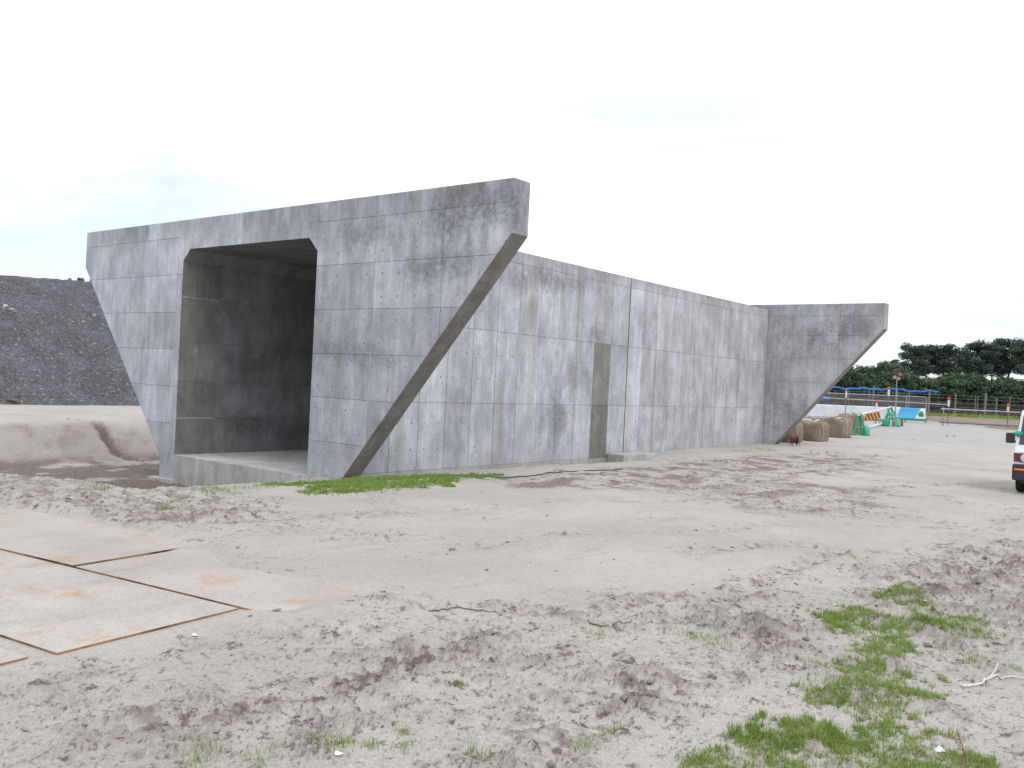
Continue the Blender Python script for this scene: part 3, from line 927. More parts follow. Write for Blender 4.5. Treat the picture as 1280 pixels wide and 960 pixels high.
q = G(5, 505)
m_soil = simple('brown_soil', (.13, .105, .085), .95, .05, var=.35, nscale=5)
k = 26
pp = np.column_stack([q[0]+rng.normal(0, .5, k)-.5, q[1]+rng.normal(0, .45, k)-.3, np.abs(rng.normal(0, .16, k))+.05])
o = lumps('soil_clump', pp, rng.uniform(.12, .34, k), m_soil)
tag(o, 'small clump of brown soil at the foot of the gravel heap, left edge', 'soil clump')

# ------------------------------------------------------------------ loose clods on the sand
n = 60000
cx_ = rng.uniform(1, 16, n); cy_ = rng.uniform(-10.5, 8, n)
nearw = np.clip(1.5-.12*np.hypot(cx_-12, cy_+8), .10, 1)
keep = rng.random(n) < nearw
cx_, cy_ = cx_[keep], cy_[keep]
hh_, dd_ = terrain(cx_, cy_)
keep = (rng.random(len(cx_)) < .02+.75*dd_) & (np.hypot(cx_-CAM[0], cy_-CAM[1]) > 3.0) & (hh_ > -.6) & (poly_sd(PLATE_REG, cx_, cy_) < 0) & ~((cx_ < .3) & (cy_ > -.2))
cx_, cy_, hh_ = cx_[keep], cy_[keep], hh_[keep]
cs = np.minimum(.003+rng.exponential(.0055, len(cx_)), .032)
m_clod, g = new_mat('sand_clod')
c = g.mix(g.noise(g.pos(), 4, 3, .6), (.36, .335, .305), (.16, .14, .12))
c = g.scale(c, g.rng(g.noise(g.pos(), 60, 3, .7), .3, .7, .8, 1.2)); g.out(c, .95, .1)
g.bump(g.noise(g.pos(), 90, 3, .7), .5, .01)
cl = lumps('sand_clods', np.stack([cx_, cy_, hh_+cs*.25], 1), cs, m_clod, None, .6)
tag(cl, 'loose crumbs and clods of moist sand strewn over the track', 'sand clods', kind='stuff')

# ------------------------------------------------------------------ grass
def grass_mat(name, a, b, dry):
    m, g = new_mat(name)
    p = g.pos()
    c = g.mix(g.rng(g.noise(p, 7, 4, .6), .35, .65), a, b)
    c = g.mix(g.rng(g.noise(p, 70, 2, .6), .58, .72, 0, .7), c, dry)
    g.out(c, .6, .25)
    g.bsdf.inputs['Subsurface Weight'].default_value = 0
    return m
m_grass = grass_mat('grass_blade', (.17, .275, .045), (.27, .335, .085), (.40, .37, .19))
m_grass2 = grass_mat('grass_blade_bright', (.15, .26, .045), (.235, .32, .075), (.36, .34, .17))
m_dry = grass_mat('dry_stem', (.20, .16, .12), (.14, .11, .095), (.28, .24, .18))
def blades(P, hgt, wid, lean=.5, seg=2):
    """curved grass blades as tapering strips; returns V, F"""
    n = len(P)
    a = rng.random(n)*6.283; ln = rng.normal(0, lean, n); la = rng.random(n)*6.283
    dx, dy = np.cos(a)*wid*.5, np.sin(a)*wid*.5
    VV = np.zeros((n, 2*seg+1, 3))
    for k in range(seg):
        t = k/seg
        ox, oy = np.cos(la)*ln*hgt*t*t, np.sin(la)*ln*hgt*t*t
        ww = 1-.45*t
        for s, j in ((-1, 0), (1, 1)):
            VV[:, 2*k+j, 0] = P[:, 0]+ox+s*dx*ww; VV[:, 2*k+j, 1] = P[:, 1]+oy+s*dy*ww; VV[:, 2*k+j, 2] = P[:, 2]+hgt*t
    VV[:, 2*seg, 0] = P[:, 0]+np.cos(la)*ln*hgt; VV[:, 2*seg, 1] = P[:, 1]+np.sin(la)*ln*hgt; VV[:, 2*seg, 2] = P[:, 2]+hgt*(1-.25*np.abs(ln))
    k = 2*seg+1
    b = (np.arange(n)*k)[:, None]
    F4 = [np.concatenate([b+2*i, b+2*i+1, b+2*i+3, b+2*i+2], 1).tolist() for i in range(seg-1)]
    F3 = np.concatenate([b+2*seg-2, b+2*seg-1, b+2*seg], 1).tolist()
    return VV.reshape(-1, 3), sum(F4, [])+F3
def patch(polys, dens, h0, cover, seed, edge=.15):
    out = []
    for q in polys:
        q = np.array(q); lo, hi = q.min(0)-.2, q.max(0)+.2
        n = int(dens*(hi-lo).prod())
        x = rng.uniform(lo[0], hi[0], n); y = rng.uniform(lo[1], hi[1], n)
        sd = poly_sd([tuple(v) for v in q], x, y)
        f = .7*fbm(x, y, .38, 4, .6, seed=seed)+.6*fbm(x, y, .10, 3, .6, seed=seed+1)
        k = (sd + edge*f*1.3 > 0) & (rng.random(n) < np.clip(cover+f*1.2, 0, 1))
        out.append(np.stack([x[k], y[k]], 1))
    P2 = np.concatenate(out)
    z, _ = terrain(P2[:, 0], P2[:, 1])
    return np.column_stack([P2, z-.006])
def grass(name, P, h, w, mat, label):
    f = 1+.45*fbm(P[:, 0], P[:, 1], .3, 2, seed=51)
    hg = h*f*rng.uniform(.3, 1.5, len(P))
    V_, F2 = blades(P, hg, w*rng.uniform(.7, 1.3, len(P)))
    o = mesh(name, V_, F2, mat)
    return tag(o, label, 'grass', kind='stuff')
fg = [GP((1028, 768), (1060, 765), (1110, 772), (1155, 775), (1160, 792), (1130, 812), (1100, 828), (1075, 828), (1050, 800)),
      GP((1035, 850), (1070, 838), (1110, 845), (1155, 855), (1160, 876), (1120, 890), (1060, 892), (1010, 880)),
      GP((1150, 775), (1225, 778), (1230, 792), (1190, 800), (1150, 798)),
      GP((885, 945), (960, 912), (1010, 918), (1080, 910), (1120, 922), (1160, 925), (1220, 950), (1230, 985), (860, 985)),
      GP((1115, 748), (1150, 750), (1150, 762), (1120, 762)), GP((940, 918), (1010, 906), (1060, 915), (1060, 940), (960, 945))]
PG = patch(fg, 16000, .05, .66, 60, .22)
tufts = [(245, 948, .1), (265, 938, .12), (320, 945, .14), (410, 932, .14), (435, 930, .05), (465, 932, .06), (505, 935, .08), (505, 917, .05), (730, 935, .1), (765, 925, .06), (1065, 697, .14), (745, 795, .1), (960, 782, .2), (870, 800, .12), (905, 808, .14), (890, 815, .1), (600, 952, .1), (1180, 812, .1), (1215, 832, .08), (1235, 800, .06), (1270, 842, .06), (905, 960, .15), (870, 955, .1), (1020, 835, .1), (1012, 868, .12), (1230, 802, .06), (1200, 690, .15), (575, 858, .04), (1190, 920, .1)]
for tx, ty, r in tufts:
    q = G(tx, ty); n = int(30+420*r)
    xy = q[:2]+rng.normal(0, r*.5, (n, 2)); z, _ = terrain(xy[:, 0], xy[:, 1])
    PG = np.concatenate([PG, np.column_stack([xy, z-.005])])
# stray blades round the patches
n = 500
q = rng.uniform([11, -7.5], [13.4, -2.5], (n, 2)); z, _ = terrain(q[:, 0], q[:, 1])
PG = np.concatenate([PG, np.column_stack([q, z-.004])])
grass('foreground_grass', PG, .042, .0042, m_grass, 'short patchy grass growing in the sand of the right foreground')
bw = [GP((380, 619), (385, 606), (440, 592), (500, 592), (560, 594), (572, 601), (560, 608), (500, 612), (440, 619)), GP((335, 603), (400, 601), (400, 605), (335, 607)), GP((550, 595), (620, 593), (625, 598), (560, 600))]
PW = patch(bw, 4200, .05, .60, 62, .2)
tufts = [(118, 617, .3), (135, 612, .2), (265, 617, .28), (275, 612, .2), (225, 641, .2), (5, 594, .3), (215, 630, .15), (300, 610, .3), (330, 606, .25), (930, 563, .5), (950, 561, .5), (180, 610, .15), (205, 640, .1), (960, 563, .3), (700, 590, .2)]
for tx, ty, r in tufts:
    q = G(tx, ty, .05 if tx < 300 else 0); n = int(20+150*r)
    xy = q[:2]+rng.normal(0, r*.5, (n, 2)); z, _ = terrain(xy[:, 0], xy[:, 1])
    k = z > -.45
    PW = np.concatenate([PW, np.column_stack([xy, z-.005])[k]])
PW = PW[(PW[:, 0] > .25) | (PW[:, 1] < -.15)]
grass('wall_grass', PW, .055, .010, m_grass2, 'bright green grass at the foot of the near wing wall and along the pit rim')

# ------------------------------------------------------------------ hose, sticks, litter
m_hose = simple('black_rubber', (.018, .018, .02), .5)
def path(pts, lift=.012, sub=8):
    P = [Vector((*G(*q)[:2], 0)) for q in pts]
    out = []
    for i in range(len(P)-1):
        p0, p1, p2, p3 = P[max(i-1, 0)], P[i], P[i+1], P[min(i+2, len(P)-1)]
        for k in range(sub):
            t = k/sub
            out.append(.5*((2*p1)+(p2-p0)*t+(2*p0-5*p1+4*p2-p3)*t*t+(3*p1-p0-3*p2+p3)*t**3))
    out.append(P[-1])
    for v in out: v.z = hz(v.x, v.y)+lift
    return out
o = MB().tube(path([(400, 604), (450, 601), (500, 598), (552, 595), (592, 595), (620, 598), (653, 597), (687, 593), (730, 590), (778, 587)], .012), .011, 7).build('hose', m_hose, smooth=True)
tag(o, 'thin black hose lying on the sand along the culvert side wall', 'hose')
m_twig = simple('grey_wood', (.17, .145, .13), .9, .1, var=.3, nscale=20)
m_bleach = simple('bleached_wood', (.62, .60, .57), .8, .1, var=.15, nscale=20)
br = empty('branch', tuple(Vector(G(1240, 856))), 'pale bleached branch on the sand at the right edge', 'branch')
MB().tube(path([(1200, 861), (1222, 858), (1240, 852), (1262, 851), (1290, 852)], .014), .008, 6, .005).build('stem', m_bleach, br, True)
MB().tube([Vector(G(1236, 853))+Vector((0, 0, hz(*G(1236, 853)[:2])+.012)), Vector(G(1243, 850))+Vector((0, 0, hz(*G(1243, 850)[:2])+.03)), Vector(G(1247, 845))+Vector((0, 0, hz(*G(1247, 845)[:2])+.05))], .005, 5, .003).build('twig', m_bleach, br, True)
o = MB().tube(path([(735, 777), (748, 785), (765, 788), (782, 783), (790, 777)], .01), .007, 6, .004).build('stick', m_twig, smooth=True)
tag(o, 'thin curved dark stick half sunk in the sand of the middle foreground', 'stick')
o = MB().tube(path([(536, 768), (575, 766), (618, 769), (650, 773)], .006), .006, 6, .003).build('stick', m_twig, smooth=True)
tag(o, 'long straight dark twig lying flat left of the curved stick', 'stick')
m_redweed = simple('red_weed', (.20, .085, .06), .8, .1, var=.3)
wd = empty('weed', tuple(G(1205, 945)), 'dry reddish weed stalk standing in the lower right grass', 'weed')
q = Vector(G(1208, 958)); q.z = hz(q.x, q.y)
tipv = q+Vector((-.06, .04, .16))
MB().tube([q, q+Vector((-.02, .01, .08)), tipv], .004, 5, .002).build('stalk', m_redweed, wd, True)
for k in range(7):
    b0 = q.lerp(tipv, .25+.1*k); d = Vector((random.uniform(-1, 1), random.uniform(-1, 1), .4))*.035
    MB().tube([b0, b0+d*.6, b0+d], .003, 4, .0015).build('side_shoot', m_redweed, wd, True)
m_white = simple('white_plastic', (.75, .76, .76), .5, .3, var=.05)
for (px, py, s), lab in zip(((243, 796, .035), (1155, 757, .045), (1043, 759, .03), (422, 944, .03), (1175, 940, .05), (820, 571, .06), (833, 579, .05), (940, 623, .05)),
        ('white scrap of plastic on the sand in front of the rusty plate', 'white plastic scrap beside the grass tuft in the right foreground', 'thin white scrap on bare sand left of the right-hand grass',
         'tiny white scrap on the sand at the bottom of the photo', 'white scrap lying in the lower right grass', 'white scrap beside the low concrete block', 'white scrap on the brown sand right of the concrete block', 'white scrap on the open sand below the far wing')):
    q = G(px, py); b = MB(); k = 9; z0 = hz(q[0], q[1])+.004
    ring = [(q[0]+s*math.cos(t*6.283/k)*random.uniform(.5, 1.1), q[1]+s*math.sin(t*6.283/k)*random.uniform(.3, .8)) for t in range(k)]
    Vv = [(x, y, z0+random.uniform(0, .35)*s) for x, y in ring]+[(q[0], q[1], z0+.5*s)]
    Vv += [(x, y, z-.003) for x, y, z in Vv]
    F2 = [(i, (i+1) % k, k) for i in range(k)]+[((i+1) % k+k+1, i+k+1, 2*k+1) for i in range(k)]+[(i, i+k+1, (i+1) % k+k+1, (i+1) % k) for i in range(k)]
    o = mesh('plastic_scrap', Vv, F2, m_white); tag(o, lab, 'litter', 'white plastic scraps')

# ------------------------------------------------------------------ sandbags (bulk bags), cable reel
m_bag, g = new_mat('bulk_bag_fabric')
p = g.objc()
c = g.mix(g.rng(g.noise(p, 2.5, 5, .6), .3, .7), (.34, .275, .20), (.25, .20, .145))
w1 = g.t.nodes.new('ShaderNodeTexWave'); w1.inputs['Scale'].default_value = 40; w1.bands_direction = 'Z'
g.t.links.new(p, w1.inputs['Vector'])
g.out(g.scale(c, g.rng(g.noise(p, 22, 4, .7), .3, .7, .82, 1.12)), .9, .1)
g.bump(g.math('ADD', g.noise(p, 5, 5, .6), g.math('MULTIPLY', w1.outputs['Fac'], .08)), .6, .06)
m_strap = simple('bag_strap', (.46, .41, .32), .9, .1)
def bulk_bag(x, y, rad, hgt, seed, lab):
    z0 = hz(x, y)-.02
    root = empty('bulk_bag', (x, y, z0), lab, 'bulk bag', 'bulk sandbags behind the far wing')
    nb, b = 28, MB()
    prof = [(0, .0), (.88, .0), (1.0, .05), (1.03, .25), (1.04, .5), (1.02, .75), (1.0, .90), (.90, .98), (.5, 1.0), (0.05, .96)]
    Vv = []
    rs = random.Random(seed)
    ph = [rs.random()*6.28 for _ in range(6)]
    for r, h in prof:
        for k in range(nb):
            t = 6.283*k/nb
            sq = 1/(abs(math.cos(t))**5+abs(math.sin(t))**5)**.2
            wv = 1+.04*math.sin(3*t+ph[0]+h*3)+.03*math.sin(7*t+ph[1])+.02*math.sin(11*t+ph[2]+h*5)
            zz = hgt*h + (.04*math.sin(3*t+ph[3])+.04*math.sin(5*t+ph[4])+.03*math.sin(13*t+ph[5]))*(h > .8)*hgt
            Vv.append((x+rad*r*sq*.93*wv*math.cos(t), y+rad*r*sq*.93*wv*math.sin(t), z0+zz))
    F2 = [(i*nb+k, i*nb+(k+1) % nb, (i+1)*nb+(k+1) % nb, (i+1)*nb+k) for i in range(len(prof)-1) for k in range(nb)]
    b.add(Vv, F2); b.build('sack', m_bag, root, True)
    for k in range(4):
        t = 6.283*(k+.5)/4+.2
        for rr in ():
            pass
        pts = [(x+rad*1.09*math.cos(t)*r_, y+rad*1.09*math.sin(t)*r_, z0+hgt*h_) for r_, h_ in ((1.0, .05), (1.07, .3), (1.07, .6), (1.0, .88), (.78, 1.02), (.45, 1.05))]
        MB().tube(pts, .02, 6).build('strap', m_strap, root, True)
    MB().lathe([(.02, -.02), (.22, .0), (.16, .07), (.06, .1), (.10, .15), (.02, .17)], (x+.05, y, z0+hgt*.97), 2, 12).build('tied_neck', m_strap, root, True)
    return root
for i, (px, py, lab) in enumerate(((986, 552.5, 'brown bulk sandbag half hidden under the far wing'), (1019, 551.5, 'brown bulk sandbag second from the far wing, widest in view'),
                                   (1049, 547, 'brown bulk sandbag third from the far wing'), (1068, 542.5, 'brown bulk sandbag at the end of the row, beside the green barrier stand'))):
    q = GR(px, py); D = float((q-CAM) @ F_)
    wpx = 33 if i < 3 else 26
    rad = .52
    d2 = Vector((F_[0], F_[1], 0)).normalized()
    bulk_bag(q[0]+d2.x*rad*.9, q[1]+d2.y*rad*.9, wpx*D/FPX*.5*1.13, 24*D/FPX, 5+i, lab)

q = GR(993, 557)
rl = empty('cable_reel', tuple(q), 'small dark cable reel on a red frame under the far wing', 'cable reel')
zq = hz(q[0], q[1]); dv = Vector((R_[0], R_[1], 0)).normalized(); dn = Vector((-dv.y, dv.x, 0))
m_black = simple('black_plastic', (.022, .024, .03), .5)
m_redf = simple('red_frame', (.30, .035, .03), .5)
c0 = Vector((q[0], q[1], zq+.2))
def cyl(a, b, r, name, mat, par, n=18):
    return MB().tube([a, b], r, n).build(name, mat, par, True)
cyl(c0-dv*.08, c0+dv*.08, .10, 'cable_winding', simple('dark_cable', (.03, .035, .05), .6, var=.3, nscale=60), rl)
for s in (-1, 1):
    cyl(c0+dv*s*.08, c0+dv*s*.095, .155, 'flange', m_black, rl)
    e0 = c0+dv*s*.13
    MB().tube([e0+dn*.17+Vector((0, 0, -.2)), e0+dn*.10+Vector((0, 0, .12)), e0+Vector((0, 0, .2)), e0-dn*.10+Vector((0, 0, .12)), e0-dn*.17+Vector((0, 0, -.2))], .014, 6).build('frame', m_redf, rl, True)
MB().tube([c0-dv*.13+Vector((0, 0, .2)), c0+dv*.13+Vector((0, 0, .2))], .016, 6).build('handle', m_redf, rl, True)

# ------------------------------------------------------------------ green barrier stands, pipes, striped board
m_green = simple('green_plastic', (.02, .30, .16), .45, .4, var=.15, nscale=8, dirt=.25)
m_green2 = simple('light_green_plastic', (.10, .42, .24), .45, .4, var=.15)
m_pipe = simple('galvanised_pipe', (.27, .28, .30), .45, .5, .35, var=.15, nscale=3)
m_whitep = simple('white_pipe', (.66, .67, .66), .5, .3)
def stand(px, py, hgt, wid, lab, heavy):
    q = GR(px, py); z0 = hz(q[0], q[1]); B = Vector((q[0], q[1], z0))
    root = empty('barrier_stand', tuple(B), lab, 'barrier stand', 'green barrier stands')
    dv = Vector((R_[0], R_[1], 0)).normalized(); dn = Vector((F_[0], F_[1], 0)).normalized(); up = Vector((0, 0, 1))
    top = B+up*hgt*.93+dn*.12
    for s in (-1, 1):
        b = MB().tube([B+dv*s*wid*.5+up*.03, B+dv*s*wid*.34+up*hgt*.45+dn*.05, top+dv*s*.05], .055, 8, .04)
        b.build('leg', m_green, root, True)
        MB().tube([B+dv*s*wid*.45+dn*.5+up*.03, top+dv*s*.06+dn*.05-up*.05], .04, 8, .035).build('rear_leg', m_green, root, True)
        a = B+dv*s*wid*.5
        MB().prism([(-.13, -.12), (.13, -.12), (.13, .62), (-.13, .62)], 2, 0, .10 if not heavy else .22).build('foot', m_green, root, False, .02, wc=False).matrix_basis = Matrix.Translation(dv*s*wid*.5) @ Matrix.Rotation(math.atan2(dv.y, dv.x), 4, 'Z')
    MB().tube([B-dv*wid*.38+up*hgt*.38+dn*.04, B+dv*wid*.38+up*hgt*.38+dn*.04], .045, 8).build('crossbar', m_green, root, True)
    MB().lathe([(.03, -.1), (.09, -.06), (.11, .0), (.09, .06), (.03, .09)], top+up*.06, 2, 12).build('pipe_holder', m_green, root, True)
    if heavy:
        for s, r in ((-1, .24), (1, .22)):
            MB().lathe([(r*.5, 0), (r, .04), (r*1.02, .25), (r*.85, .42), (r*.35, .48)], B+dv*s*wid*.42-dn*.12, 2, 14).build('weight', m_green2 if s > 0 else m_green, root, True)
        MB().lathe([(.05, -.16), (.17, -.1), (.19, 0), (.15, .12), (.04, .16)], B+up*hgt*.62+dn*.04, 2, 14).build('weight', m_green2, root, True)
    else:
        MB().lathe([(.10, 0), (.2, .04), (.21, .3), (.15, .45), (.05, .5)], B+dv*wid*.62+dn*.25, 2, 14).build('weight', m_green2, root, True)
    return top+up*.06
t1 = stand(1074.5, 544.5, 27*44/FPX, .62, 'green A-shaped barrier stand at the end of the sandbag row', False)
t2 = stand(1113.5, 533, 25*57/FPX, .85, 'green A-shaped barrier stand with weights, beside the red drum', True)
o = MB().tube([t1-(t2-t1)*.04, t2+(t2-t1)*.03], .05, 8).build('barrier_pipe', m_whitep, smooth=True); tag(o, 'white pipe resting on the tops of the two green barrier stands', 'pipe')
a_, b_ = GR(1086, 536.5), GR(1102, 532.5)
o = MB().tube([Vector((a_[0], a_[1], hz(*a_[:2])+.14)), Vector((b_[0], b_[1], hz(*b_[:2])+.14))], .06, 8).build('ground_pipe', m_whitep, smooth=True); tag(o, 'short white pipe lying low between the green barrier stands', 'pipe')
m_stripe, g = new_mat('striped_board')
o3 = g.xyz(g.objc())
sv = g.math('FRACT', g.math('ADD', g.math('MULTIPLY', g.math('ADD', o3[0], g.math('MULTIPLY', o3[2], .35)), 4.6), 20.0))
g.out(g.mix(g.math('GREATER_THAN', sv, .58), (.62, .27, .07), (.09, .06, .04)), .6, .3)
sd_ = (t2-t1)
sb = MB().box((-.48, -.012, -.19), (.48, .012, .19)).build('striped_board', m_stripe, None)
qm = t1.lerp(t2, .36)
sb.matrix_basis = Matrix.Translation(qm+Vector((0, 0, -.27))) @ Matrix.Rotation(math.atan2(sd_.y, sd_.x), 4, 'Z') @ Matrix.Rotation(-math.asin(sd_.z/sd_.length), 4, 'Y')
# the board hangs turned towards the track
sb.rotation_mode = 'XYZ'
sb.matrix_basis = Matrix.Translation(qm+Vector((0, 0, -.27))) @ Matrix.Rotation(math.atan2(R_[1], R_[0])+.25, 4, 'Z') @ Matrix.Rotation(-.18, 4, 'Y')
tag(sb, 'orange board with black slanting stripes hanging from the white barrier pipe', 'warning board')

q = GR(1124, 532.5); D = float((q-CAM) @ F_); rr = 9.5*D/FPX*.5
dc = Vector((q[0], q[1], hz(*q[:2])+rr)); dax = Vector((R_[0], R_[1], 0)).normalized(); dax.rotate(Matrix.Rotation(-.5, 3, 'Z'))
dr = empty('drum', (dc.x, dc.y, dc.z-rr), 'dull red drum lying on its side right of the green stand', 'drum')
m_redd = simple('red_drum', (.20, .035, .045), .6, .3, var=.2, dirt=.3)
cyl(dc-dax*.2, dc+dax*.2, rr*.93, 'barrel', m_redd, dr, 22)
for s in (-.2, 0, .2): cyl(dc+dax*(s-.02), dc+dax*(s+.02), rr, 'rim', m_redd, dr, 22)
cyl(dc+dax*.22, dc+dax*.235, rr*.8, 'end_plate', simple('pale_lid', (.42, .37, .30), .6), dr, 22)

# ------------------------------------------------------------------ pipe fence with white sheet and banner
DF = 66.0
def fz(px, D=DF): return at(px, 500, D)
def fp(px, py, D=DF): return Vector(at(px, py, D))
def groundp(px, D=DF):
    v = at(px, 520, D); return Vector((v[0], v[1], rise(np.array([v[1]]))[0]))
m_dpipe = simple('dark_pipe', (.13, .14, .16), .5, .4, .3)
pf = empty('pipe_fence', tuple(groundp(1090)), 'grey scaffold pipe fence carrying the white sheet and the blue banner', 'fence')
for px, ty in ((985, 491), (1012, 492), (1042, 493), (1056, 487), (1080, 498), (1107, 489), (1132, 496), (1157, 497), (1179, 509)):
    b = groundp(px); t = fp(px+(520-ty)*.048, ty); t = Vector((b.x, b.y, t.z))
    MB().tube([b-Vector((0, 0, .2)), t], .045 if px not in (1056,) else .06, 7).build('post', m_dpipe if px < 1110 else m_pipe, pf, True)
def rail(par, x0, y0, x1, y1, r=.035, D0=DF, D1=DF, mat=None, name='rail'):
    MB().tube([fp(x0, y0, D0), fp(x1, y1, D1)], r, 6).build(name, mat or m_pipe, par, True)
rail(pf, 970, 488.5, 1157.5, 496.5)
rail(pf, 970, 494, 1186, 506, .045)
rail(pf, 990, 522, 1110, 525.5, .04, mat=m_dpipe)
rail(pf, 970, 505, 1158, 511, .03)
rail(pf, 1157, 521.5, 1182, 523.5, .04)
def sheet(name, x0, x1, yt0, yt1, yb0, yb1, D, mat, label, cat, bulge=.03):
    nx, nz_ = 24, 8; Vv = []; dn = Vector((F_[0], F_[1], 0))
    for side in (0, 1):
        for j in range(nz_+1):
            for i in range(nx+1):
                s, t = i/nx, j/nz_
                px = x0+(x1-x0)*s
                py = (yt0+(yt1-yt0)*s)*(1-t)+(yb0+(yb1-yb0)*s)*t
                v = fp(px, py, D)
                Vv.append(v+dn*(bulge*math.sin(s*21+t*2)*math.sin(t*3.1)+side*.008))
    k = (nx+1)*(nz_+1); F2 = []
    for j in range(nz_):
        for i in range(nx):
            a = j*(nx+1)+i
            F2 += [(a, a+nx+1, a+nx+2, a+1), (a+k, a+1+k, a+nx+2+k, a+nx+1+k)]
    border = [j for j in range(nx)]
    for i in range(nx):
        a = i; F2.append((a, a+1, a+1+k, a+k)); a = nz_*(nx+1)+i; F2.append((a+1, a, a+k, a+1+k))
    for j in range(nz_):
        a = j*(nx+1); F2.append((a+nx+1, a, a+k, a+nx+1+k)); a += nx; F2.append((a, a+nx+1, a+nx+1+k, a+k))
    o = mesh(name, Vv, F2, mat, None, True)
    bm = bmesh.new(); bm.from_mesh(o.data); bmesh.ops.recalc_face_normals(bm, faces=bm.faces); bm.to_mesh(o.data); bm.free()
    return tag(o, label, cat)
m_sheet = simple('white_sheet', (.60, .61, .63), .7, .2, var=.08, nscale=1.2)
sheet('white_sheet', 985, 1112, 503.5, 509, 520, 525, DF-.15, m_sheet, 'white sheeting tied to the lower part of the pipe fence', 'sheet')
# banner: blue sky, white corners, green trees and a green foot
m_ban, g = new_mat('site_banner')
bo = Vector(fp(1112, 524, DF)); bR = Vector((R_[0], R_[1], 0)).normalized()
nrm2 = g.t.nodes.new('ShaderNodeVectorMath'); nrm2.operation = 'SUBTRACT'; g.put(nrm2.inputs[0], g.pos()); nrm2.inputs[1].default_value = bo
dt = g.t.nodes.new('ShaderNodeVectorMath'); dt.operation = 'DOT_PRODUCT'; g.put(dt.inputs[0], nrm2.outputs[0]); dt.inputs[1].default_value = bR
BW, BH = 45*DF/FPX, 16.5*DF/FPX
uu = g.math('DIVIDE', dt.outputs['Value'], BW)
zz = g.math('DIVIDE', g.math('ADD', g.xyz(nrm2.outputs[0])[2], g.math('MULTIPLY', dt.outputs['Value'], .0)), BH)
c = g.mix(g.rng(zz, .2, 1.0), (.12, .46, .72), (.08, .36, .68))
rt = g.math('SUBTRACT', g.math('ADD', g.math('MULTIPLY', uu, 2.2), g.math('MULTIPLY', zz, -.45)), 1.38)
c = g.mix(g.math('GREATER_THAN', rt, .0), c, (.72, .74, .74))
lt = g.math('SUBTRACT', .22, g.math('ADD', g.math('MULTIPLY', uu, 1.9), g.math('MULTIPLY', zz, -.28)))
c = g.mix(g.math('GREATER_THAN', lt, .0), c, (.70, .72, .72))
for cu, cz, r in ((.80, .46, .085), (.855, .42, .08), (.83, .56, .08), (.07, .5, .07), (.11, .42, .06)):
    du = g.math('SUBTRACT', uu, cu); dz = g.math('MULTIPLY', g.math('SUBTRACT', zz, cz), .42)
    rr2 = g.math('SQRT', g.math('ADD', g.math('MULTIPLY', du, du), g.math('MULTIPLY', dz, dz)))
    c = g.mix(g.math('LESS_THAN', g.math('ADD', rr2, g.math('MULTIPLY', g.noise(g.pos(), 9, 3, .6), .04)), r), c, (.04, .24, .09))
c = g.mix(g.math('LESS_THAN', zz, .15), c, (.03, .30, .20))
g.out(c, .6, .25)
sheet('banner', 1112, 1157, 508, 511, 524, 526.5, DF-.22, m_ban, 'blue banner with green trees in white corners and a green foot strip', 'banner', .02)
# blue tarpaulin draped along the netting behind
pts = []
for k in range(60):
    px = 1005+168*k/59
    py = 483.0+7*k/59+.7*math.sin(k*.42)+.5*math.sin(k*1.1+1)-1.2*math.exp(-((px-1110)/15)**2)
    pts.append(fp(px, py, DF+5))
m_blue = simple('blue_tarp', (.03, .16, .55), .5, .3, var=.25, nscale=2)
o = MB().tube(pts, .075, 6).build('tarpaulin_roll', m_blue, smooth=True); tag(o, 'rolled blue tarpaulin hanging in waves along the top of the netting', 'tarpaulin')
o = MB().tube([fp(1029, 498, DF+1), fp(1036, 499.5, DF+1)], .16, 8).build('blue_bundle', m_blue, smooth=True)
tag(o, 'small bright blue bundle on the fence just right of the far wing', 'bundle')
# right hand rails
rf = empty('rail_fence', tuple(groundp(1200)), 'low grey pipe railing across the edge of the ploughed field, left of the van', 'railing')
for px in (1179, 1290, 1340):
    b = groundp(px, DF-4); t = fp(px, 511+(px-1178)*.05, DF-4)
    MB().tube([b-Vector((0, 0, .2)), Vector((b.x, b.y, t.z))], .045, 7).build('post', m_pipe, rf, True)
MB().tube([fp(1176, 511, DF-4), fp(1345, 519, DF-4)], .05, 7).build('rail', m_pipe, rf, True)
MB().tube([fp(1174, 527.5, DF-4), fp(1345, 536, DF-4)], .055, 7).build('rail', m_dpipe, rf, True)
# survey stakes
m_stakew = simple('stake_white', (.68, .66, .60), .7, .2); m_stakered = simple('stake_red', (.62, .07, .03), .6, .2)
def stake(px, ytop, ymid, D, lab, w=.09):
    b = groundp(px, D); t = at(px, ytop, D)[2]; m = at(px, ymid, D)[2]
    root = empty('marker_stake', tuple(b), lab, 'stake', 'red-topped marker stakes')
    MB().tube([(b.x, b.y, b.z-.2), (b.x, b.y, m-.4)], .03, 7).build('pole', m_dpipe, root, True)
    MB().tube([(b.x, b.y, m-.45), (b.x, b.y, m)], w*.8, 9).build('sleeve', m_stakew, root, True)
    MB().lathe([(w*.85, 0), (w*.95, .03), (w*.95, (t-m)*.7), (w*.5, t-m)], (b.x, b.y, m+.001), 2, 10).build('red_cap', m_stakered, root, True)
stake(1109.5, 483, 487, DF-1, 'tallest red-topped white stake, behind the green stand')
stake(1056.5, 485.5, 489, DF-1, 'red-topped stake beside the dark post nearest the far wing', .07)
stake(1095, 500, 504, DF-6, 'red-topped white stake in front of the white sheet', .09)
stake(1185, 496, 500, DF-2, 'red-topped white stake at the end of the upper rail right of the banner')
stake(1259.5, 504, 508, DF-2, 'red-topped white stake nearest the van')
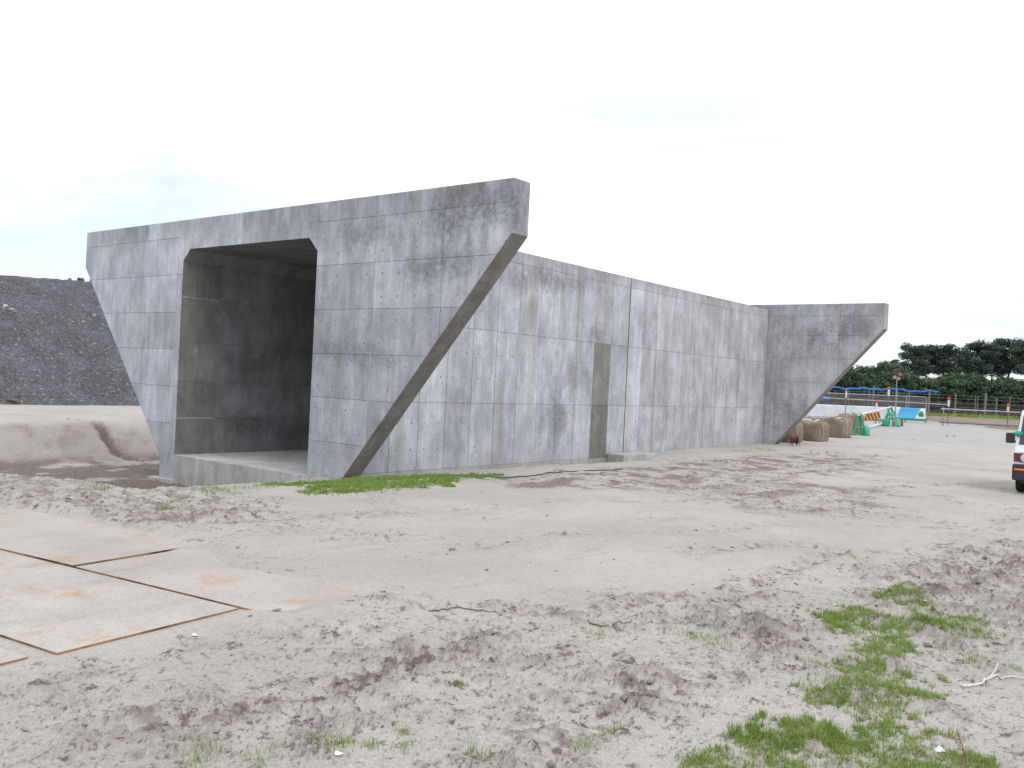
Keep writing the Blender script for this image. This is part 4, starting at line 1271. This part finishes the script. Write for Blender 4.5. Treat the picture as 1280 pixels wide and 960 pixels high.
# beacon pole
b = groundp(1119, 57); bp = empty('beacon_pole', tuple(b), 'thin pole with a cluster of dark and red lamps above the banner', 'pole')
tp = fp(1121.5, 466, 57); topz = tp.z
MB().tube([b-Vector((0, 0, .2)), Vector((b.x, b.y, topz))], .04, 7, .03).build('mast', m_pipe, bp, True)
ctr = Vector((b.x, b.y, topz))
m_lens = simple('red_lens', (.60, .06, .04), .3, .5); m_dk = simple('dark_housing', (.05, .05, .05), .5); m_tan = simple('tan_housing', (.33, .25, .19), .7)
MB().tube([ctr-bR*.2+Vector((0, 0, -.35)), ctr+bR*.2+Vector((0, 0, -.35))], .02, 6).build('bracket', m_pipe, bp, True)
for dx, dz, r, mt, nm in ((-.10, .12, .12, m_dk, 'lamp'), (.05, .2, .10, m_dk, 'lamp'), (.17, -.08, .10, m_lens, 'red_lamp'), (-.16, -.3, .11, m_tan, 'lamp'), (.10, -.38, .10, m_tan, 'lamp'), (-.02, -.12, .09, m_dk, 'lamp')):
    MB().lathe([(r*.4, -r), (r*.95, -r*.7), (r, 0), (r*.8, r*.7), (r*.3, r)], ctr+bR*dx+Vector((0, 0, dz)), 2, 10).build(nm, mt, bp, True)

# ------------------------------------------------------------------ ploughed field, netting, brush
m_field, g = new_mat('field_soil')
p = g.pos()
c = g.mix(g.rng(g.noise(p, .5, 6, .65), .3, .7), (.30, .235, .18), (.22, .175, .135))
g.out(g.scale(c, g.rng(g.noise(p, 5, 5, .7), .3, .7, .8, 1.15)), .95, .1)
fo = groundp(1160, 68); fdir = (groundp(1290, 68)-groundp(1160, 68)); fdir.z = 0; fdir.normalize(); fdep = Vector((-fdir.y, fdir.x, 0))
Vv, F2 = [], []
NU, NV = 40, 120
for j in range(NV+1):
    for i in range(NU+1):
        v = fo+fdir*(-.8+34*i/NU)+fdep*(-8.5+24.5*j/NV)
        fur = .10*max(0, math.sin(j/NV*24.5*2*math.pi/2.4))**1.5
        Vv.append((v.x, v.y, float(rise(np.array([v.y]))[0])-.06+min(1, i/5, j/5)*(.09+fur+.02*math.sin(i*1.7+j))))
F2 = [(j*(NU+1)+i, j*(NU+1)+i+1, (j+1)*(NU+1)+i+1, (j+1)*(NU+1)+i) for j in range(NV) for i in range(NU)]
fld = mesh('field', Vv, F2, m_field, None, True); tag(fld, kind='structure')
if fld.data.polygons[5].normal.z < 0: fld.data.flip_normals()
# green strip at the far side of the field
n = 9000
u = rng.uniform(-20, 40, n); w = rng.uniform(13.5, 17.5, n)
PX = np.array(fo)[None]+np.array(fdir)[None]*u[:, None]+np.array(fdep)[None]*w[:, None]
PX[:, 2] = rise(PX[:, 1])
V_, F3 = blades(PX, rng.uniform(.2, .6, n), rng.uniform(.05, .1, n), .5)
o = mesh('verge_grass', V_, F3, m_grass); tag(o, 'green grass verge along the far side of the ploughed field', 'grass', kind='stuff')
n = 26000
u = rng.uniform(-34, 42, n); w = rng.uniform(17.2, 20.5, n)
PX = np.array(fo)[None]+np.array(fdir)[None]*u[:, None]+np.array(fdep)[None]*w[:, None]
PX[:, 2] = rise(PX[:, 1])
V_, F3 = blades(PX, rng.uniform(.7, 1.9, n), rng.uniform(.025, .05, n), .35)
m_brush = grass_mat('dead_brush', (.115, .095, .09), (.085, .07, .068), (.16, .13, .11))
o = mesh('brush', V_, F3, m_brush); tag(o, 'brownish dead brush and stems behind the field', 'brush', kind='stuff')
# net fence with wooden posts
m_wood = simple('post_wood', (.22, .195, .16), .9, .1, var=.25, nscale=4)
nf = empty('net_fence', tuple(fo+fdep*16.6), 'tall wooden posts strung with wire along the far side of the field', 'fence')
def nfp(px): 
    v = groundp(px, 84); rel = v-fo; s = rel.dot(fdir); w_ = fo+fdir*s+fdep*16.9; w_.z = float(rise(np.array([w_.y]))[0]); return w_
for px, hh2, r in ((1020, 2.2, .06), (1060, 2.3, .07), (1095, 2.6, .08), (1125, 2.2, .06), (1140, 2.3, .07), (1166, 2.5, .08), (1199, 2.2, .09), (1224, 2.0, .05), (1227, 2.0, .05), (1237, 2.4, .13), (1251, 2.0, .07), (1268, 2.1, .06), (1300, 2.3, .1)):
    b = nfp(px)
    MB().tube([b-Vector((0, 0, .3)), b+Vector((.03, 0, hh2))], r, 7, r*.85).build('post', m_wood, nf, True)
for hw in (.5, .9, 1.3, 1.7, 2.0):
    MB().tube([nfp(1000)+Vector((0, 0, hw)), nfp(1160)+Vector((0, 0, hw+.05)), nfp(1320)+Vector((0, 0, hw))], .018, 5).build('wire', m_dpipe, nf)
# dark screen netting left of the field, behind the white sheet
b = MB()
pa, pb = Vector(groundp(960, 71)), Vector(groundp(1160, 71))
Ld = (pb-pa).length; ud = (pb-pa).normalized()
for k in range(int(Ld/.09)):
    q = pa+ud*(k*.09); z0 = float(rise(np.array([q.y]))[0]); b.add([q+Vector((0, 0, 0)), q+ud*.03, q+ud*.03+Vector((0, 0, 1.75)), q+Vector((0, 0, 1.75))], [(0, 1, 2, 3)])
for k in range(18):
    z = .05+k*.1; b.add([pa+Vector((0, 0, z)), pb+Vector((0, 0, z)), pb+Vector((0, 0, z+.03)), pa+Vector((0, 0, z+.03))], [(0, 1, 2, 3)])
sn = empty('screen_net', tuple(pa), 'grey-brown screen netting behind the pipe fence, below the blue tarpaulin', 'netting')
b.build('net', simple('net_grey', (.16, .145, .13), .9), sn)
for k in range(9):
    q = pa+ud*(Ld*k/8); MB().tube([q-Vector((0, 0, .2)), q+Vector((0, 0, 2.3))], .04, 6).build('post', m_wood, sn, True)

# ------------------------------------------------------------------ trees
def leaf_mat(name, a, b):
    m, g = new_mat(name)
    c = g.mix(g.rng(g.noise(g.pos(), .8, 4, .6), .35, .65), a, b)
    c = g.scale(c, g.rng(g.rand(), 0, 1, .85, 1.15))
    c = g.scale(c, g.rng(g.noise(g.pos(), 6, 3, .6), .3, .7, .75, 1.25))
    g.out(c, .9, .05)
    return m
m_pine = leaf_mat('pine_needles', (.060, .088, .070), (.085, .115, .080))
m_bush = leaf_mat('bush_leaves', (.060, .100, .062), (.100, .140, .075))
m_bark = simple('pine_bark', (.075, .055, .045), .95, .1, var=.3, nscale=3)
def leaf_quads(C, S, L, W, upbias=.3):
    """quads spread through ellipsoids: C centres (n,3), S (n,3) radii"""
    n = len(C)
    d = rng.normal(size=(n, 3)); d /= np.linalg.norm(d, axis=1)[:, None]
    r = rng.random(n)**.45
    P = C+d*r[:, None]*S
    a = rng.normal(size=(n, 3)); a[:, 2] += upbias; a /= np.linalg.norm(a, axis=1)[:, None]
    t = rng.normal(size=(n, 3)); b = np.cross(a, t); b /= np.linalg.norm(b, axis=1)[:, None]
    l = L*rng.uniform(.6, 1.3, n)[:, None]*.5; w = W*rng.uniform(.6, 1.3, n)[:, None]*.5
    V_ = np.stack([P-a*l-b*w*.4, P-a*l*.2+b*w, P+a*l, P+b*0-a*l*.1-b*w], 1)
    F2 = (np.arange(n)[:, None]*4+np.array([0, 1, 2, 3])).tolist()
    return V_.reshape(-1, 3), F2
def tree_meshes(kind, seed):
    global rng
    rs = random.Random(seed)
    tr = MB(); cl = []
    if kind == 'pine':
        hgt = 9.0
        bend = rs.uniform(-.5, .5), rs.uniform(-.4, .4)
        tp = [Vector((bend[0]*t*t*1.5+.15*math.sin(t*5+seed), bend[1]*t*t, hgt*.93*t)) for t in (0, .15, .3, .45, .6, .75, .9, 1)]
        tr.tube([p-Vector((0, 0, .3 if i == 0 else 0)) for i, p in enumerate(tp)], .17, 8, .04)
        nl = 26
        for k in range(nl):
            t = .54+.46*k/(nl-1)
            i = min(int(t*7), 6); f = t*7-i
            b = tp[min(i, 7)].lerp(tp[min(i+1, 7)], min(f, 1))
            ang = k*2.4+rs.random()
            ln = (1.0-abs(t-.74)*1.7)*2.8*rs.uniform(.55, 1.15)
            tip = b+Vector((math.cos(ang)*ln, math.sin(ang)*ln, rs.uniform(-.1, .45)))
            tr.tube([b, b.lerp(tip, .5)+Vector((0, 0, -.12)), tip], .055, 5, .02)
            for _ in range(rs.randint(2, 3)):
                c_ = b.lerp(tip, rs.uniform(.45, 1.05))+Vector((rs.uniform(-.4, .4), rs.uniform(-.4, .4), rs.uniform(.0, .3)))
                s = rs.uniform(.55, 1.05)
                cl.append((c_, (s, s, s*.5)))
        per, L, W = 130, .30, .12
    else:
        hgt = 5.0
        tr.tube([(0, 0, -.3), (.1, 0, 1.5), (0, .1, 3.4)], .12, 7, .04)
        for k in range(9):
            a = k*2.4; tr.tube([(0, 0, .8+.25*k), (math.cos(a)*.7, math.sin(a)*.7, 1.3+.3*k), (math.cos(a)*1.3, math.sin(a)*1.3, 1.7+.3*k)], .045, 5, .015)
        for k in range(62):
            z = rs.uniform(.25, 4.6)
            rad = 2.0*math.sqrt(max(.05, 1-((z-1.9)/3.0)**2))*rs.uniform(.35, 1.0)
            a = rs.random()*6.283; s = rs.uniform(.45, .85)
            cl.append((Vector((math.cos(a)*rad, math.sin(a)*rad, z)), (s, s, s*.62)))
        per, L, W = 110, .28, .15
    C = np.repeat(np.array([c_[:] for c_, _ in cl]), per, 0); S = np.repeat(np.array([s for _, s in cl]), per, 0)
    V_, F2 = leaf_quads(C, S, L, W)
    mt = bpy.data.meshes.new('trunk'); mt.from_pydata([tuple(v) for v in tr.V], [], tr.F); mt.materials.append(m_bark)
    mc = bpy.data.meshes.new('crown'); mc.from_pydata(V_.tolist(), [], F2); mc.materials.append(m_pine if kind == 'pine' else m_bush)
    return mt, mc
PINES = [tree_meshes('pine', s) for s in range(4)]
BUSH = [tree_meshes('bush', 20+s) for s in range(5)]
def put_tree(name, meshes, x, y, z, sxy, sz, rot, label, cat, group):
    root = empty(name, (x, y, z), label, cat, group)
    root.rotation_euler.z = rot
    root.scale = (sxy, sxy, sz)
    for nm, mm in zip(('trunk', 'crown'), meshes):
        o = bpy.data.objects.new(nm, mm); col.objects.link(o); o.parent = root
    return root
for k, (px, ytop, D, sxy, lab) in enumerate(((1136, 430, 108, .78, 'leftmost tall pine, standing apart beside the sky gap'), (1156, 433, 112, .9, 'tall pine second from the left in the row'),
        (1178, 431, 108, .95, 'tall pine third from the left in the row'), (1197, 436, 114, .8, 'shorter pine before the dip in the tree row'), (1224, 427, 108, 1.05, 'broad tall pine right of the dip in the tree row'),
        (1256, 424, 110, 1.15, 'tallest broad pine, above the nearest red-topped stake'), (1283, 425, 107, 1.0, 'pine cut off by the right edge, above the van'),
        (1240, 433, 118, .9, 'pine set back between the two broad pines'))):
    g0 = at(px, 500, D); z0 = 1.0; top = at(px, ytop, D)[2]
    put_tree('pine_tree', PINES[k % 4], g0[0], g0[1], z0, sxy, (top-z0)/9.0, k*1.9, lab, 'pine tree', 'tall pines on the skyline')
kk = 0
for D, base in ((88, 457), (93, 455), (99, 453)):
    for px in np.arange(1025, 1345, 18.5 if D < 90 else 21):
        x = px+random.uniform(-5, 5)
        yt = base+random.uniform(-4, 9)+min(14, max(0, (x-1115))*.35)
        g0 = at(x, 500, D); z0 = float(rise(np.array([g0[1]]))[0])-.1; top = at(x, yt, D)[2]
        put_tree('bushy_tree', BUSH[kk % 5], g0[0], g0[1], z0, random.uniform(.85, 1.1), (top-z0)/5.0, random.random()*6.28,
                 'dense dark green bushy tree in the thicket below the tall pines', 'bushy tree', 'thicket below the tall pines')
        kk += 1
# shrubs behind the crest of the gravel heap
for k, (px, py, s, lab) in enumerate(((88, 344, .22, 'small green shrub peeping over the crest of the gravel heap, left one'), (101, 343.5, .34, 'small green shrub peeping over the heap crest, next to the wing wall'), (116, 345, .3, 'small green shrub on the heap crest half behind the wing wall'))):
    g0 = at(px, py, 51.5); z0 = float(mound_h(np.array([g0[0]]), np.array([g0[1]]))[0])-.05; 
    put_tree('shrub', BUSH[k], g0[0], g0[1], z0, s*.28, max(.06, .55*(g0[2]-z0)/5.0), k, lab, 'shrub', 'shrubs on the heap crest')

# ------------------------------------------------------------------ van at the right edge (cab-over, facing the camera)
VX, VY = 11.38, 10.35
vz = hz(11.3, 11.5)
van = empty('van', (VX, VY, vz), 'small white van cut off by the right edge of the photo', 'van')
m_vw = simple('van_white', (.70, .72, .72), .3, .5, var=.03, nscale=1.5)
m_vb = simple('van_bumper', (.035, .036, .042), .55, .3, var=.1)
m_glass = simple('van_glass', (.03, .035, .05), .08, .6, var=.05)
m_tyre = simple('tyre_rubber', (.02, .02, .021), .85, .2, var=.2)
m_rim = simple('wheel_rim', (.40, .41, .42), .4, .5, .6)
m_amber = simple('amber_lens', (.75, .24, .02), .25, .5); m_rdl = simple('dark_red_lens', (.16, .02, .025), .25, .5)
m_lamp = simple('lamp_glass', (.55, .57, .58), .15, .6)
def vb(name, mat, parts, bev=.01, par=None, smooth=False):
    o = MB()
    for f in parts: f(o)
    ob = o.build(name, mat, par or van, smooth, bev, wc=False)
    return ob
prof = [(.06, .34), (.02, .42), (.02, .66), (.05, .92), (.12, 1.04), (.40, 1.76), (.54, 1.85), (1.2, 1.87), (3.0, 1.87), (3.26, 1.80), (3.36, 1.1), (3.38, .5), (3.36, .34)]
def width(z): return .735 - max(0, z-1.0)*.06
Vv = [(-width(z), y, z) for y, z in prof]+[(width(z), y, z) for y, z in prof]
k = len(prof)
F2 = [tuple(range(k)), tuple(range(2*k-1, k-1, -1))]+[((i+1) % k, i, k+i, k+(i+1) % k) for i in range(k)]
body = MB().add(Vv, F2).build('body', m_vw, van, False, .035, wc=False)
s1 = Vector((0, .12, 1.04)); s2 = Vector((0, .40, 1.76)); nn = Vector((0, -(s2.z-s1.z), (s2.y-s1.y))).normalized()
def quad_plate(a, b, c, d, n, t, name, mat, par=None):
    vs = [Vector(v) for v in (a, b, c, d)]; n = Vector(n).normalized()
    ob = MB().add([v+n*.004 for v in vs]+[v+n*(.004+t) for v in vs], [(0, 1, 2, 3), (7, 6, 5, 4), (1, 0, 4, 5), (2, 1, 5, 6), (3, 2, 6, 7), (0, 3, 7, 4)])
    return ob.build(name, mat, par or van, False, 0, wc=False)
def on(s, x): 
    p = s1.lerp(s2, s); return (x*(1 if s < .5 else .955), p.y, p.z)
quad_plate(on(.06, -.66), on(.06, .66), on(.95, .66), on(.95, -.66), nn, .006, 'windscreen', m_glass)
for s in (-1, 1):
    for ya, yb in ((.62, 1.35), (1.45, 2.3), (2.4, 3.15)):
        quad_plate((s*width(1.12), ya-.30*(ya < .7), 1.12), (s*width(1.12), yb, 1.12), (s*width(1.68), yb, 1.68), (s*width(1.68), ya, 1.68), (s, 0, .1), .005, 'side_window', m_glass)
    quad_plate((s*.735, .55, .45), (s*.735, .553, 1.75), (s*.728, .56, 1.75), (s*.733, .56, .45), (s, 0, 0), .002, 'door_seam', m_vb)
    MB().box((s*.74-.012, 1.18, .98), (s*.74+.012, 1.32, 1.02)).build('door_handle', m_vb, van, False, .005, wc=False)
    mr = MB().box((s*.84-.09, .16, 1.10), (s*.84+.09, .24, 1.33)).build('mirror', m_vb, van, False, .03, wc=False)
    MB().tube([(s*.72, .32, 1.12), (s*.80, .22, 1.16)], .018, 6).build('mirror_arm', m_vb, van, True, wc=False)
    MB().lathe([(.085, .0), (.10, .02), (.10, .05), (.07, .07)], (s*.50, -.03, .80), 1, 18).build('headlight', m_lamp, van, True, wc=False)
    MB().box((s*.665-.065, .0, .71), (s*.665+.065, .06, .90)).build('corner_lamp', m_rdl, van, False, .015, wc=False)
    MB().box((s*.55-.15, -.055, .525), (s*.55+.15, -.02, .565)).build('turn_signal', m_amber, van, False, .008, wc=False)
MB().box((-.60, .004, .70), (.60, .03, .905)).build('grille', m_vb, van, False, .01, wc=False)
MB().box((-.745, -.045, .30), (.745, .14, .66)).build('front_bumper', m_vb, van, False, .04, wc=False)
MB().box((-.74, 3.28, .32), (.74, 3.42, .60)).build('rear_bumper', m_vb, van, False, .03, wc=False)
for s in (-1, 1):
    for y in (.62, 2.68):
        wh = MB().lathe([(.17, -.07), (.25, -.075), (.275, -.05), (.28, 0), (.275, .05), (.25, .075), (.17, .07)], (s*.655, y, .28), 0, 26).build('wheel', m_tyre, van, True, wc=False)
        hub = MB().lathe([(.02, s*.078-.012), (.14, s*.078-.006), (.16, s*.07), (.12, s*.06)], (s*.655, y, .28), 0, 20).build('rim', m_rim, wh, True, wc=False)
MB().box((-.62, .2, .22), (.62, 3.2, .36)).build('chassis', m_vb, van, False, .02, wc=False)
m_cloth = simple('green_cloth', (.05, .36, .24), .8, .1, var=.3, nscale=9)
MB().lathe([(.03, 0), (.10, .02), (.11, .07), (.05, .11), (.02, .12)], (-.70, .24, 1.26), 2, 10).build('green_cover', m_cloth, van, True, wc=False)
